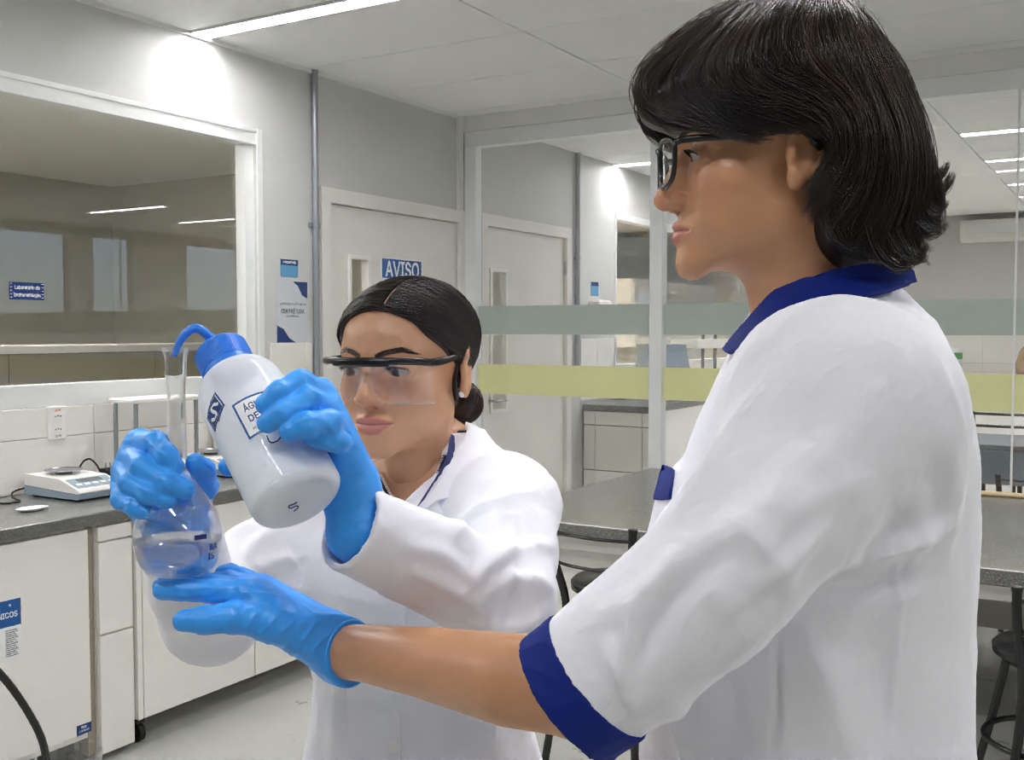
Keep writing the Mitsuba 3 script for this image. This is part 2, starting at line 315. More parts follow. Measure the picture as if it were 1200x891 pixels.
# ---------------------------------------------------------------- the cream room behind the far window
w2 = S('window_2', box(WX-.062, WX-.058, 7.56, 12.27, 1.21, 2.36), 'clear_pane', 'wide clear window beyond the glass partition, into a cream room')
add(w2+'__frame', join(box(WX-.1, WX+.006, 7.53, 12.3, 1.185, 1.21), box(WX-.1, WX+.006, 7.53, 12.3, 2.36, 2.41), box(WX-.1, WX+.004, 7.53, 7.56, 1.21, 2.36), box(WX-.1, WX+.004, 12.27, 12.3, 1.21, 2.36)), 'white_metal')
mat('cream_paint', C(226, 214, 190), .7)
mat('dusk_blue', C(96, 106, 116), .7)
S('wall_side_far', join(box(-6.3, -6.2, 6.5, 14, 0, HT), box(-8, WX-.13, 14.0, 14.1, 0, HT), box(-8, WX-.13, 6.42, 6.5, 0, HT)), 'cream_paint', 'cream wall of the room behind the far window')
S('wall_partition_far', box(-5.2, -5.15, 10.2, 13.9, 0, 1.9), 'cream_paint', 'cream partition in the room behind the far window')
S('floor_far', box(-8, RX, FY, 14.2, -.1, 0), 'epoxy_floor', 'grey floor of the rooms at the far end')
S('ceiling_far', box(-8, WX-.12, 6.4, 14.2, HZ, HZ+.06), 'ceiling_white', 'pale ceiling of the cream room')
S('trim_3', box(-5.14, -5.10, 10.3, 13.8, 2.08, 2.60), 'dusk_blue', 'dull blue panel high on the wall of the cream room')
lk = thing('ceiling_lamp', 'strip lamp in the cream room behind the far window', 'ceiling lamp')
add(lk+'__housing', box(-5.9, -4.2, 9.0, 9.25, HZ-.03, HZ-.001), 'white_metal')
add(lk+'__diffuser', {'type': 'ply', 'filename': meshkit.write_ply(([[-5.88, 9.02, HZ-.031], [-4.22, 9.02, HZ-.031], [-4.22, 9.23, HZ-.031], [-5.88, 9.23, HZ-.031]], [[0, 2, 1], [0, 3, 2]])), 'face_normals': True,
    'bsdf': {'type': 'ref', 'id': 'lamp_glow'}, 'emitter': {'type': 'area', 'radiance': RGB([LAMP*1.0, LAMP*.93, LAMP*.8])}}, None)
hk = thing('glass_cabinet', 'white wall cabinet with two glazed doors in the cream room beyond the partition', 'cabinet')
add(hk+'__body', join(box(-5.14, -4.85, 10.6, 13.2, 1.30, 1.34), box(-5.14, -4.85, 10.6, 13.2, 2.00, 2.06), box(-5.14, -5.11, 10.6, 13.2, 1.34, 2.0), box(-5.11, -4.85, 10.6, 10.64, 1.34, 2.0), box(-5.11, -4.85, 13.16, 13.2, 1.34, 2.0)), 'white_laminate')
for i in range(3):
    y = 10.64+.84*i
    dk = add(hk+'__door', join(box(-4.85, -4.83, y, y+.08, 1.34, 2.0), box(-4.85, -4.83, y+.76, y+.84, 1.34, 2.0), box(-4.85, -4.83, y+.08, y+.76, 1.34, 1.42), box(-4.85, -4.83, y+.08, y+.76, 1.92, 2.0)), 'white_laminate')
    add(dk+'__pane', box(-4.842, -4.838, y+.08, y+.76, 1.42, 1.92), 'clear_pane')

# ---------------------------------------------------------------- worktop and cabinets under the window
FX = -2.997
ct = thing('worktop', 'dark speckled granite worktop along the tiled wall under the window', 'worktop')
add(ct+'__slab', cbox(WX+.0135, FX, .3, 3.93, .828, .87, .004), 'granite')
def cabinet(lab, y0, y1, parts, z0=.1):
    k = thing('base_cabinet', lab, 'cabinet')
    add(k+'__body', box(WX+.02, FX-.045, y0+.002, y1-.002, z0, .826), 'white_laminate')
    for nm, a, b, c, d in parts:
        add(k+'__'+nm, cbox(FX-.043, FX-.022, a, b, c, d, .002), 'white_laminate')
    return k
A = cabinet('wide white cabinet panel with a blue and white list on it, at the left edge', 1.2, 2.262, [('door', 1.21, 2.258, .125, .815)])
B = cabinet('narrow white drawer unit between two wide white cabinets', 2.296, 2.437, [('drawer', 2.298, 2.435, .765, .815), ('drawer', 2.298, 2.435, .445, .758), ('drawer', 2.298, 2.435, .03, .438)], .02)
Cc = cabinet('white cabinet on castors under the worktop, behind the flask', 2.450, 3.93, [('door', 2.478, 3.018, .10, .815), ('door', 3.024, 3.60, .10, .815), ('door', 3.606, 3.925, .10, .815), ('side_strip', 2.452, 2.474, .10, .815)])
S('baseboard_left', box(WX+.001, WX+.012, .3, 3.92, .0, .09), 'recess_beige', 'dull baseboard under the cabinets')
add(B+'__side_strip', box(FX-.1, FX-.05, 2.266, 2.294, .03, .815), 'recess_beige', label='dull beige recess strip')
add(B+'__side_strip', box(FX-.1, FX-.05, 2.4385, 2.449, .03, .815), 'recess_beige', label='dull beige recess strip')
for kk, ys in ((Cc, (2.49, 3.85)), (A, (1.3, 2.2))):
    for y in ys:
        cs = add(kk+'__castor', join(rod((FX-.08, y-.012, .036), (FX-.08, y+.012, .036), .034, 20), box(FX-.1, FX-.06, y-.018, y+.018, .07, .0995)), 'black_rubber', smooth=40)
# list and sticker on the panel
lk = thing('chemical_list', 'blue and white sheet ending in GÂNICOS taped to the wide cabinet panel', 'poster')
QX = FX-.0215
add(lk+'__sheet', box(QX, QX+.001, 1.80, 2.006, .452, .640), 'paper_white')
add(lk+'__heading', box(QX+.001, QX+.0016, 1.80, 2.006, .556, .640), 'sign_blue')
add(lk+'__lettering', join(text('INORGÂNICOS', .017, on_left(QX+.0016, 1.845, .585), width=.148, bold=True), box(QX+.0016, QX+.002, 1.895, 1.915, .622, .626), box(QX+.0016, QX+.002, 1.966, 1.972, .620, .626)), 'paper_white')
add(lk+'__printed_lines', join(*[box(QX+.001, QX+.0014, 1.952, 1.995-.004*(i % 3), .462+.0062*i, .4645+.0062*i) for i in range(14)], *[box(QX+.001, QX+.0014, 1.82, 1.93-.02*(i % 2), .466+.02*i, .4678+.02*i) for i in range(4)]), 'ink_dark', kind='stuff')
sk = thing('cabinet_sticker', 'small navy sticker low on the wide cabinet panel', 'sticker')
add(sk+'__sheet', box(QX, QX+.001, 2.200, 2.256, .128, .162), 'navy_print')
add(sk+'__lettering', join(text('BEM', .007, on_left(QX+.001, 2.216, .149), depth=.0004, bold=True), text('PATRIMÔNIO', .006, on_left(QX+.001, 2.208, .137), depth=.0004, width=.040)), 'paper_white')
# bucket and hose on the floor
bk = thing('clear_bucket', 'clear plastic bucket on the floor with a black hose in it, at the bottom left', 'bucket')
scene['clear_plastic'] = {'type': 'thindielectric', 'int_ior': 1.5}
bc = (-2.76, 1.985, 0)
add(bk+'__body', lathe([(.001, .002), (.075, .002), (.082, .012), (.094, .20), (.0935, .20), (.080, .014), (.001, .005)], 48, bc), 'clear_plastic', smooth=30)
add(bk+'__rim', trimesh.creation.torus(.0955, .0045, 48, 10, transform=trimesh.transformations.translation_matrix((bc[0], bc[1], .203))), 'clear_plastic', smooth=True)
hk = add('black_hose', tube([at(-120, 640, 2.75), at(-60, 730, 2.85), at(0, 790, 2.95), at(30, 830, 3.03), at(50, 870, 3.13), at(57, 905, 3.22), (bc[0]-.03, bc[1]-.02, .04)], .011, n=60, k=12), 'black_rubber', smooth=True,
    label='black hose curving down into the clear bucket', cat='hose')
# balances
def balance(x, y, lab):
    k = thing('lab_balance', lab, 'balance')
    M = T().translate([x, y, .8705])
    def side(P, w, b=.0): # profile in x,z extruded along y, sides drawn in a little
        m = trimesh.creation.extrude_polygon(__import__('shapely').geometry.Polygon(P).buffer(.004).buffer(-.0), w, engine='earcut')
        m.apply_transform(place((0, w/2, 0), (1, 0, 0), (0, 0, 1), (0, -1, 0))); return m
    add(k+'__base', side([(-.155, .012), (.145, .012), (.150, .03), (-.152, .042)], .192), 'cool_grey_plastic', to_world=M, label='blue grey lower shell')
    add(k+'__housing', side([(-.152, .046), (.152, .034), (.148, .040), (.05, .072), (-.145, .078)], .196), 'white_plastic', to_world=M)
    sl = math.atan2(.032, .098)
    P = place((.100, 0, .0605), (math.cos(sl), 0, -math.sin(sl)), (0, 1, 0), (math.sin(sl), 0, math.cos(sl)))
    add(k+'__control_panel', moved(cbox(-.038, .038, -.085, .085, .0, .002), P), 'cool_grey_plastic', to_world=M, label='blue grey key panel')
    add(k+'__display', moved(cbox(-.030, -.002, -.05, .05, .002, .003), P), 'dark_grey', to_world=M)
    for i in range(5): add(k+'__key', moved(cbox(.008, .022, -.075+.034*i, -.053+.034*i, .002, .004), P), 'white_plastic', to_world=M)
    add(k+'__pan', lathe([(.0, .092), (.066, .092), (.068, .096), (.0665, .0965), (.064, .094), (0, .094)], 40, (-.06, 0, 0)), 'steel', smooth=40, to_world=M)
    add(k+'__pan_support', rod((-.06, 0, .078), (-.06, 0, .0925), .03, 24), 'dark_grey', smooth=40, to_world=M)
    for sx in (-.12, .12):
        for sy in (-.07, .07): add(k+'__foot', rod((sx, sy, 0), (sx, sy, .0118), .014, 16), 'black_rubber', to_world=M)
balance(-3.375, 2.47, 'white and blue grey laboratory balance on the worktop left of the gloved hand')
balance(-3.375, 3.19, 'white laboratory balance on the worktop, half hidden behind the flask and the hand')
add('paper_boat', lathe([(.0, .001), (.03, .001), (.048, .012), (.047, .013), (.03, .003), (0, .003)], 24, (0, 0, 0)), 'paper_white', smooth=True, to_world=T().translate([-3.22, 2.19, .8705]) @ T().scale([.8, 1.2, .8]), label='small white weighing boat lying on the worktop in front of the balance', cat='weighing boat')
# socket plate
ok = thing('socket_plate', 'white double power socket plate on the tiles under the window', 'socket')
OX = WX+.0145
add(ok+'__plate', cbox(OX, OX+.010, 2.500, 2.580, 1.062, 1.192, .004), 'white_plastic')
for z in (1.155, 1.105):
    add(ok+'__socket', cbox(OX+.010, OX+.012, 2.520, 2.560, z-.014, z+.010, .003), 'white_plastic')
    add(ok+'__holes', join(*[rod((OX+.0118, 2.529+.011*i, z-.002+.002*(i == 1)), (OX+.0126, 2.529+.011*i, z-.002+.002*(i == 1)), .003, 10) for i in range(3)]), 'ink_dark', kind='stuff')
add(ok+'__lettering', text('220V', .008, on_left(OX+.010, 2.527, 1.172), depth=.0005, width=.026, bold=True), 'red_print')
add(ok+'__lettering', text('127V', .008, on_left(OX+.010, 2.527, 1.073), depth=.0005, width=.026, bold=True), 'ink_dark')
pk = thing('power_adapter', 'black power adapter with a curled cable on the worktop behind the balance', 'adapter')
add(pk+'__body', cbox(-3.48, -3.43, 2.655, 2.705, .8705, .945, .006), 'black_rubber')
for y in (2.67, 2.69): add(pk+'__pin', rod((-3.455, y, .945), (-3.455, y, .965), .003, 8), 'steel')
add(pk+'__cable', tube([(-3.455, 2.655, .90), (-3.46, 2.64, .95), (-3.49, 2.62, .985), (-3.52, 2.60, .95), (-3.54, 2.59, .885), (-3.55, 2.585, .876)], .0035, n=40, k=8), 'black_rubber', smooth=True)
add('power_cable', tube([(-3.54, 2.40, .90), (-3.535, 2.33, .89), (-3.46, 2.29, .876), (-3.40, 2.26, .876), (-3.45, 2.21, .876), (-3.51, 2.24, .90), (-3.52, 2.17, .885), (-3.50, 2.0, .876), (-3.5, 1.8, .876)], .0035, n=60, k=8), 'black_rubber', smooth=True, label='black power cable looping behind the balance at the left edge', cat='cable')
# rack behind the flask
rk = thing('pipette_stand', 'white shelf stand on grey metal posts on the worktop behind the flask neck', 'stand')
rx0, rx1, ry0, ry1 = -3.52, -3.36, 2.735, 3.08
add(rk+'__shelf', cbox(rx0, rx1, ry0, ry1, 1.195, 1.213, .004), 'white_plastic')
add(rk+'__base', cbox(rx0, rx1, ry0, ry1, .8705, .883, .004), 'white_plastic')
for x in (rx0+.02, rx1-.02):
    for y in (ry0+.02, ry1-.02): add(rk+'__post', rod((x, y, .883), (x, y, 1.195), .009, 14), 'galvanised', smooth=40)
add('teal_box', cbox(-3.52, -3.38, 3.13, 3.30, 1.10, 1.165, .004), 'teal', label='small teal box standing on the white carton behind the wash bottle', cat='box')
add('white_carton', cbox(-3.53, -3.37, 3.29, 3.50, .8705, 1.0985, .004), 'white_plastic', label='white carton on the worktop behind the wash bottle', cat='carton')
scene['teal_box']['to_world'] = T().translate([0, .17, 0])

# ---------------------------------------------------------------- granite table by the glass, stools
tk = thing('work_table', 'large granite topped white table standing against the glass partition', 'table')
add(tk+'__tabletop', cbox(-2.33, 2.6, 3.645, 5.362, .664, .72, .004), 'granite')
add(tk+'__apron', cbox(-2.20, 2.5, 3.74, 3.76, .595, .662, .002), 'white_laminate')
add(tk+'__front_panel', cbox(-2.25, -.92, 3.86, 3.88, .10, .594, .002), 'white_laminate')
add(tk+'__back_panel', cbox(-2.25, 2.5, 5.20, 5.22, .12, .662, .002), 'white_laminate')
for x in (-2.28, .30, 2.48): add(tk+'__side_panel', cbox(x, x+.025, 3.80, 5.19, 0, .662, .002), 'white_laminate')
hp = [at(1075, 622, 5.02), at(1100, 611, 5.02), at(1130, 608, 5.0), at(1165, 611, 4.98), at(1200, 609, 5.0), at(1240, 600, 5.05), at(1290, 590, 5.2)]
hp = [(p[0], min(p[1], 5.25), .732) for p in hp]
add('rubber_hose', tube(hp, .0115, n=50, k=14), 'cream_rubber', smooth=True, label='cream coloured hose lying across the granite table', cat='hose')
def stool(x, y, rz, lab, group=None, seat=.61):
    k = thing('bar_stool', lab, 'stool', group)
    W = T().translate([x, y, 0]).rotate([0, 0, 1], rz)
    bs = seat; seat = seat+.032
    add(k+'__seat', lathe([(0, seat-.045), (.15, seat-.045), (.17, seat-.03), (.172, seat-.008), (.16, seat+.004), (.10, seat+.010), (0, seat+.011)], 48), 'black_vinyl', smooth=50, to_world=W)
    add(k+'__seat_pan', lathe([(0, seat-.058), (.135, seat-.058), (.135, seat-.046), (0, seat-.046)], 32), 'black_paint', to_world=W)
    seat = bs
    for sx in (-1, 1):
        add(k+'__back_post', tube([(sx*.155, -.175, seat+.235), (sx*.152, -.178, seat+.12), (sx*.128, -.150, seat-.01), (sx*.135, -.15, seat-.2), (sx*.185, -.19, .004)], .0135, n=30, k=12), 'black_paint', smooth=40, to_world=W)
        add(k+'__post_cap', rod((sx*.155, -.175, seat+.234), (sx*.155, -.175, seat+.246), .0155, 14), 'black_paint', smooth=40, to_world=W)
        add(k+'__front_leg', tube([(sx*.10, .11, seat-.026), (sx*.135, .15, seat-.25), (sx*.185, .19, .004)], .0125, n=20, k=12), 'black_paint', smooth=40, to_world=W)
    for dz in (.205, .105):
        add(k+'__back_rail', tube([(-.155, -.176, seat+dz), (-.08, -.205, seat+dz), (0, -.214, seat+dz), (.08, -.205, seat+dz), (.155, -.176, seat+dz)], .0055, n=24, k=8), 'black_paint', smooth=40, to_world=W)
    th = np.linspace(0, 2*np.pi, 49)
    add(k+'__foot_ring', tube(np.stack([.19*np.cos(th), .19*np.sin(th), np.full(49, .24)], 1), .009, n=49, k=10, cap=False, smoothpath=False), 'black_paint', smooth=40, to_world=W)
_b = at(694, 616, 3.40); _a = math.radians(-8)
stool(_b[0]-.175*math.sin(_a), _b[1]+.175*math.cos(_a), -8, 'black stool with a round padded seat standing between the two women')
stool(-.21, 3.52, 20, 'black stool whose back post shows at the right edge, in front of the granite table', seat=.50)
# beyond the glass
gk = thing('grey_desk', 'slate grey fronted desk beyond the glass at the right edge', 'desk')
add(gk+'__front_panel', cbox(-1.3, .6, 5.80, 5.83, .70, .875, .003), 'slate_blue')
add(gk+'__top', cbox(-1.32, .62, 5.81, 6.45, .876, .90, .003), 'slate_blue')
for x in (-1.25, -.77, -.70, -.56, -.53, .5): add(gk+'__leg', cbox(x, x+.022, 5.805, 5.825, 0, .70, .002), 'black_paint')
for x in (-1.25, .5): add(gk+'__leg', cbox(x, x+.022, 6.4, 6.42, 0, .876, .002), 'black_paint')
ck = thing('lab_chair', 'black framed chair whose back rises behind the slate grey desk beyond the glass', 'chair')
for sx in (-1, 1): add(ck+'__back_post', tube([(-.70+sx*.15, 6.62, 1.03), (-.70+sx*.14, 6.63, .85), (-.70+sx*.16, 6.70, .45), (-.70+sx*.17, 6.60, .003)], .012, n=24, k=10), 'black_paint', smooth=40)
for sx in (-1, 1): add(ck+'__front_leg', tube([(-.70+sx*.16, 7.02, .45), (-.70+sx*.17, 7.06, .003)], .012, n=4, k=10), 'black_paint', smooth=40)
for z in (1.0, .93): add(ck+'__back_rail', tube([(-.85, 6.62, z), (-.70, 6.60, z), (-.55, 6.62, z)], .008, n=12, k=8), 'black_paint', smooth=40)
add(ck+'__seat', cbox(-.88, -.52, 6.68, 7.06, .45, .49, .01), 'black_vinyl')
c2 = thing('lab_chair', 'black chair post and rail showing just behind the granite table at the right edge', 'chair')
for x in (-.60, -.22): add(c2+'__back_post', tube([(x, 5.62, .775), (x+.015, 5.63, .6), (x+.03, 5.66, .35), (x+.03, 5.6, .003)], .013, n=24, k=10), 'black_paint', smooth=40)
add(c2+'__back_rail', tube([(-.60, 5.62, .755), (-.41, 5.60, .752), (-.22, 5.62, .755)], .006, n=12, k=8), 'black_paint', smooth=40)
add(c2+'__seat', cbox(-.56, -.2, 5.64, 5.775, .40, .43, .008), 'black_vinyl')
# far room furniture
fk = thing('far_worktop', 'dark worktop on white cabinets along the left wall beyond the glass partition', 'worktop')
add(fk+'__slab', cbox(WX+.016, -3.02, 6.95, 12.4, .89, .935, .004), 'granite')
for z0, z1 in ((.785, .885), (.45, .778), (.06, .443)):
    add(fk+'__end_panel', cbox(WX+.11, -3.10, 6.972, 6.99, z0, z1, .002), 'white_laminate')
    add(fk+'__end_panel', cbox(WX+.013, WX+.105, 6.975, 6.992, z0, z1, .002), 'white_laminate')
    add(fk+'__end_panel', cbox(-3.095, -3.03, 6.972, 6.99, z0, z1, .002), 'white_laminate')
for i in range(6): add(fk+'__door', cbox(-3.055, -3.035, 7.14+.86*i, 7.99+.86*i, .08, .885, .002), 'white_laminate')
add(fk+'__body', box(WX+.02, -3.06, 7.0, 12.35, .02, .885), 'recess_beige')
ik = thing('grey_instrument', 'grey slant sided instrument standing on the far worktop beyond the glass', 'instrument')
add(ik+'__housing', moved(trimesh.creation.extrude_polygon(__import__('shapely').geometry.Polygon([(0, 0), (.40, 0), (.31, .44), (0, .44)]), .3, engine='earcut'), place((-3.50, 7.75, .9355), (.75, .66, 0), (0, 0, 1), (.66, -.75, 0))), 'cool_grey_plastic')
add(ik+'__slot', moved(box(.06, .25, .20, .215, .3, .302), place((-3.50, 7.75, .9355), (.75, .66, 0), (0, 0, 1), (.66, -.75, 0))), 'dark_grey')
bk = thing('burette_frame', 'white instrument frame with two dark burettes on the far worktop', 'frame')
add(bk+'__frame', join(box(-3.45, -3.2, 8.35, 9.45, 1.33, 1.41), box(-3.45, -3.2, 8.35, 9.45, .9355, 1.12)), 'white_plastic')
for y in (8.5, 8.8, 9.3): add(bk+'__burette', rod((-3.22, y, 1.12), (-3.22, y, 1.47), .014, 10), 'dark_grey', smooth=40)
tk2 = thing('teal_folder', 'dark teal slanted panel standing on the far worktop beyond the post', 'panel')
add(tk2+'__board', moved(cbox(-.2, .2, -.02, .02, 0, .46, .004), place((-3.2, 9.75, .9365), (.8, .6, 0), (-.6, .8, 0), (.0, -.25, .968))), 'teal')
wk2 = thing('white_analyser', 'long white analyser on the far worktop, behind the tall woman\'s collar', 'instrument')
add(wk2+'__housing', cbox(-3.5, -3.1, 10.0, 12.1, .9355, 1.40, .02), 'white_plastic')
add(wk2+'__lid', cbox(-3.48, -3.12, 10.02, 12.08, 1.401, 1.43, .01), 'white_plastic')
ak = thing('air_conditioner', 'white split air conditioner high on the far wall beyond the glass', 'air conditioner')
pr = [(0, 2.47), (.16, 2.46), (.22, 2.50), (.235, 2.60), (.225, 2.70), (0, 2.715)]
m = trimesh.creation.extrude_polygon(__import__('shapely').geometry.Polygon(pr), 1.05, engine='earcut')
add(ak+'__housing', moved(m, place((-1.78, FY-.002, 0), (0, -1, 0), (0, 0, 1), (1, 0, 0)))if False else moved(m, place((-1.78+1.05, FY-.002, 0), (0, -1, 0), (0, 0, 1), (-1, 0, 0))), 'white_plastic')
add(ak+'__louvre', moved(cbox(-1.72, -.78, -.012, 0, -.055, .055, .003), place((0, FY-.236, 2.60), (1, 0, 0), (0, 1, 0), (0, 0, 1))), 'white_metal')
S('door_4', box(-1.09, -.2, FY-.05, FY-.014, 0, 2.25), 'slate_blue', 'pale blue grey door at the far wall')
scene['door_4']['bsdf'] = {'type': 'ref', 'id': mat('pale_blue', C(196, 212, 226), .5)}
fc = thing('far_bench', 'pale bench along the far wall beyond the glass', 'bench')
add(fc+'__top', cbox(-2.9, 2.0, 12.2, FY-.06, .97, 1.01, .004), 'white_laminate')
add(fc+'__body', box(-2.85, 1.95, 12.25, FY-.07, 0, .969), 'white_laminate')
jk = thing('green_jug', 'clear jug with a green lid and handle on the far bench', 'jug')
jc = (-1.80, 12.45, 1.0105)
add(jk+'__body', lathe([(0, 0), (.075, 0), (.085, .16), (.08, .16), (.07, .004), (0, .004)], 28, jc), 'paper_grey', smooth=40)
add(jk+'__lid', lathe([(0, .165), (.09, .16), (.09, .225), (.06, .23), (0, .23)], 28, jc), 'green_plastic', smooth=40)
add(jk+'__handle', tube([(jc[0]-.085, jc[1], 1.21), (jc[0]-.15, jc[1], 1.2), (jc[0]-.155, jc[1], 1.08), (jc[0]-.08, jc[1], 1.05)], .011, n=20, k=10), 'green_plastic', smooth=True)
add(jk+'__glass_top', lathe([(0, .23), (.08, .23), (.075, .275), (0, .28)], 28, jc), 'paper_white', smooth=40)
add('paper_bag', lathe([(0, 0), (.16, 0), (.17, .1), (.13, .25), (.07, .33), (0, .34)], 14, (-1.02, 12.5, 1.0105)), 'brown_paper', smooth=True, label='crumpled brown paper bag on the far bench at the right edge', cat='bag')

# ---------------------------------------------------------------- organic shapes: distance fields meshed with surface nets
def L2(v): return np.sqrt(np.einsum('ij,ij->i', v, v))
def sph(P, c, r): return L2(P-np.asarray(c, np.float32))-r
def ell(P, c, r, R=None):
    q = P-np.asarray(c, np.float32)
    if R is not None: q = q @ np.asarray(R, np.float32)
    r = np.asarray(r, np.float32); k0 = L2(q/r); k1 = L2(q/(r*r))
    return k0*(k0-1)/np.maximum(k1, 1e-9)
def cone(P, a, b, ra, rb=None):
    "capsule whose radius runs from ra to rb"
    rb = ra if rb is None else rb
    a = np.asarray(a, np.float32); b = np.asarray(b, np.float32); ba = b-a; l2 = float(ba @ ba)+1e-12
    t = np.clip((P-a) @ ba/l2, 0, 1).astype(np.float32)
    return L2(P-a-t[:, None]*ba)-(ra+(rb-ra)*t)
def chain(P, pts, rs, k=0.0):
    d = None
    for i in range(len(pts)-1):
        e = cone(P, pts[i], pts[i+1], rs[i], rs[i+1]); d = e if d is None else (np.minimum(d, e) if k == 0 else smin(d, e, k))
    return d
def smin(a, b, k):
    h = np.clip(k-np.abs(a-b), 0, None)/k
    return np.minimum(a, b)-h*h*k*.25
def smax(a, b, k): return -smin(-a, -b, k)
def sstep(a, b, x):
    t = np.clip((x-a)/(b-a), 0, 1); return t*t*(3-2*t)
def nets(fn, lo, hi, h, B=8):
    "mesh of fn < 0 inside the box lo..hi, grid step h; fn takes float32 points (n, 3)"
    lo = np.asarray(lo, float); n = np.ceil((np.asarray(hi)-lo)/(h*B)).astype(int); N = n*B+1
    cg = np.stack(np.meshgrid(*[np.arange(k)+.5 for k in n], indexing='ij'), -1).reshape(-1, 3)
    d = fn((lo+cg*(h*B)).astype(np.float32)).reshape(n)
    F = np.repeat(np.repeat(np.repeat(np.where(d < 0, -1, 1).astype(np.float32), B, 0), B, 1), B, 2)
    F = np.pad(F, ((0, 1),)*3, mode='edge')
    act = np.argwhere(np.abs(d) < h*B*1.15)
    loc = np.stack(np.meshgrid(*[np.arange(B+1)]*3, indexing='ij'), -1).reshape(-1, 3)
    for s in range(0, len(act), 400):
        ix = (act[s:s+400, None]*B+loc[None]).reshape(-1, 3)
        F[ix[:, 0], ix[:, 1], ix[:, 2]] = fn((lo+ix*h).astype(np.float32))
    S_ = F < 0
    c = [S_[i:N[0]-1+i, j:N[1]-1+j, k:N[2]-1+k] for i in (0, 1) for j in (0, 1) for k in (0, 1)]
    tot = sum(x.astype(np.int8) for x in c); idx = np.argwhere((tot > 0) & (tot < 8))
    acc = np.zeros((len(idx), 3)); cnt = np.zeros(len(idx))
    cor = [np.array(x) for x in np.ndindex(2, 2, 2)]
    for a in range(8):
        for b in range(a+1, 8):
            if np.abs(cor[a]-cor[b]).sum() != 1: continue
            fa = F[tuple((idx+cor[a]).T)]; fb = F[tuple((idx+cor[b]).T)]; m = (fa < 0) != (fb < 0)
            t = np.where(m, fa/np.where(m, fa-fb, 1), 0)
            acc += np.where(m[:, None], cor[a]+t[:, None]*(cor[b]-cor[a]), 0); cnt += m
    V = lo+(idx+acc/cnt[:, None])*h
    vid = np.full(tuple(N-1), -1, np.int32); vid[tuple(idx.T)] = np.arange(len(idx))
    Q = []
    for ax in range(3):
        o = [x for x in range(3) if x != ax]
        s0 = S_.take(range(0, N[ax]-1), ax); s1 = S_.take(range(1, N[ax]), ax)
        e = np.argwhere(s0 != s1); e = e[(e[:, o[0]] > 0) & (e[:, o[1]] > 0) & (e[:, o[0]] < N[o[0]]-1) & (e[:, o[1]] < N[o[1]]-1)]
        u = np.zeros(3, int); v = np.zeros(3, int); u[o[0]] = 1; v[o[1]] = 1
        q = np.stack([vid[tuple(x.T)] for x in (e-u-v, e-v, e, e-u)], 1)
        flip = s0[tuple(e.T)] if ax != 1 else ~s0[tuple(e.T)]
        q = np.where(flip[:, None], q, q[:, ::-1]); Q.append(q)
    Q = np.vstack(Q); Q = Q[(Q >= 0).all(1)]
    m = trimesh.Trimesh(V, np.vstack([Q[:, [0, 1, 2]], Q[:, [0, 2, 3]]]), process=False)
    return m
def vnormals(m):
    V, Fc = np.asarray(m.vertices), np.asarray(m.faces); fn = np.cross(V[Fc[:, 1]]-V[Fc[:, 0]], V[Fc[:, 2]]-V[Fc[:, 0]])
    n = np.zeros_like(V)
    for k in range(3): np.add.at(n, Fc[:, k], fn)
    return n/(np.linalg.norm(n, axis=1, keepdims=True)+1e-20)
def relax(m, it=2, lam=.5):
    V, Fc = np.asarray(m.vertices).copy(), np.asarray(m.faces)
    import scipy.sparse as sp
    i = np.r_[Fc[:, 0], Fc[:, 1], Fc[:, 2]]; j = np.r_[Fc[:, 1], Fc[:, 2], Fc[:, 0]]
    A = sp.coo_matrix((np.ones(len(i)), (i, j)), (len(V), len(V))).tocsr(); A = A+A.T; A.data[:] = 1
    dg = np.asarray(A.sum(1)).ravel(); dg[dg == 0] = 1
    for s in range(it):
        V = V+lam*(A @ V/dg[:, None]-V); V = V-(lam+.03)*(A @ V/dg[:, None]-V)
    return trimesh.Trimesh(V, Fc, process=False)
def rot(ax, deg):
    return trimesh.transformations.rotation_matrix(math.radians(deg), ax)[:3, :3]

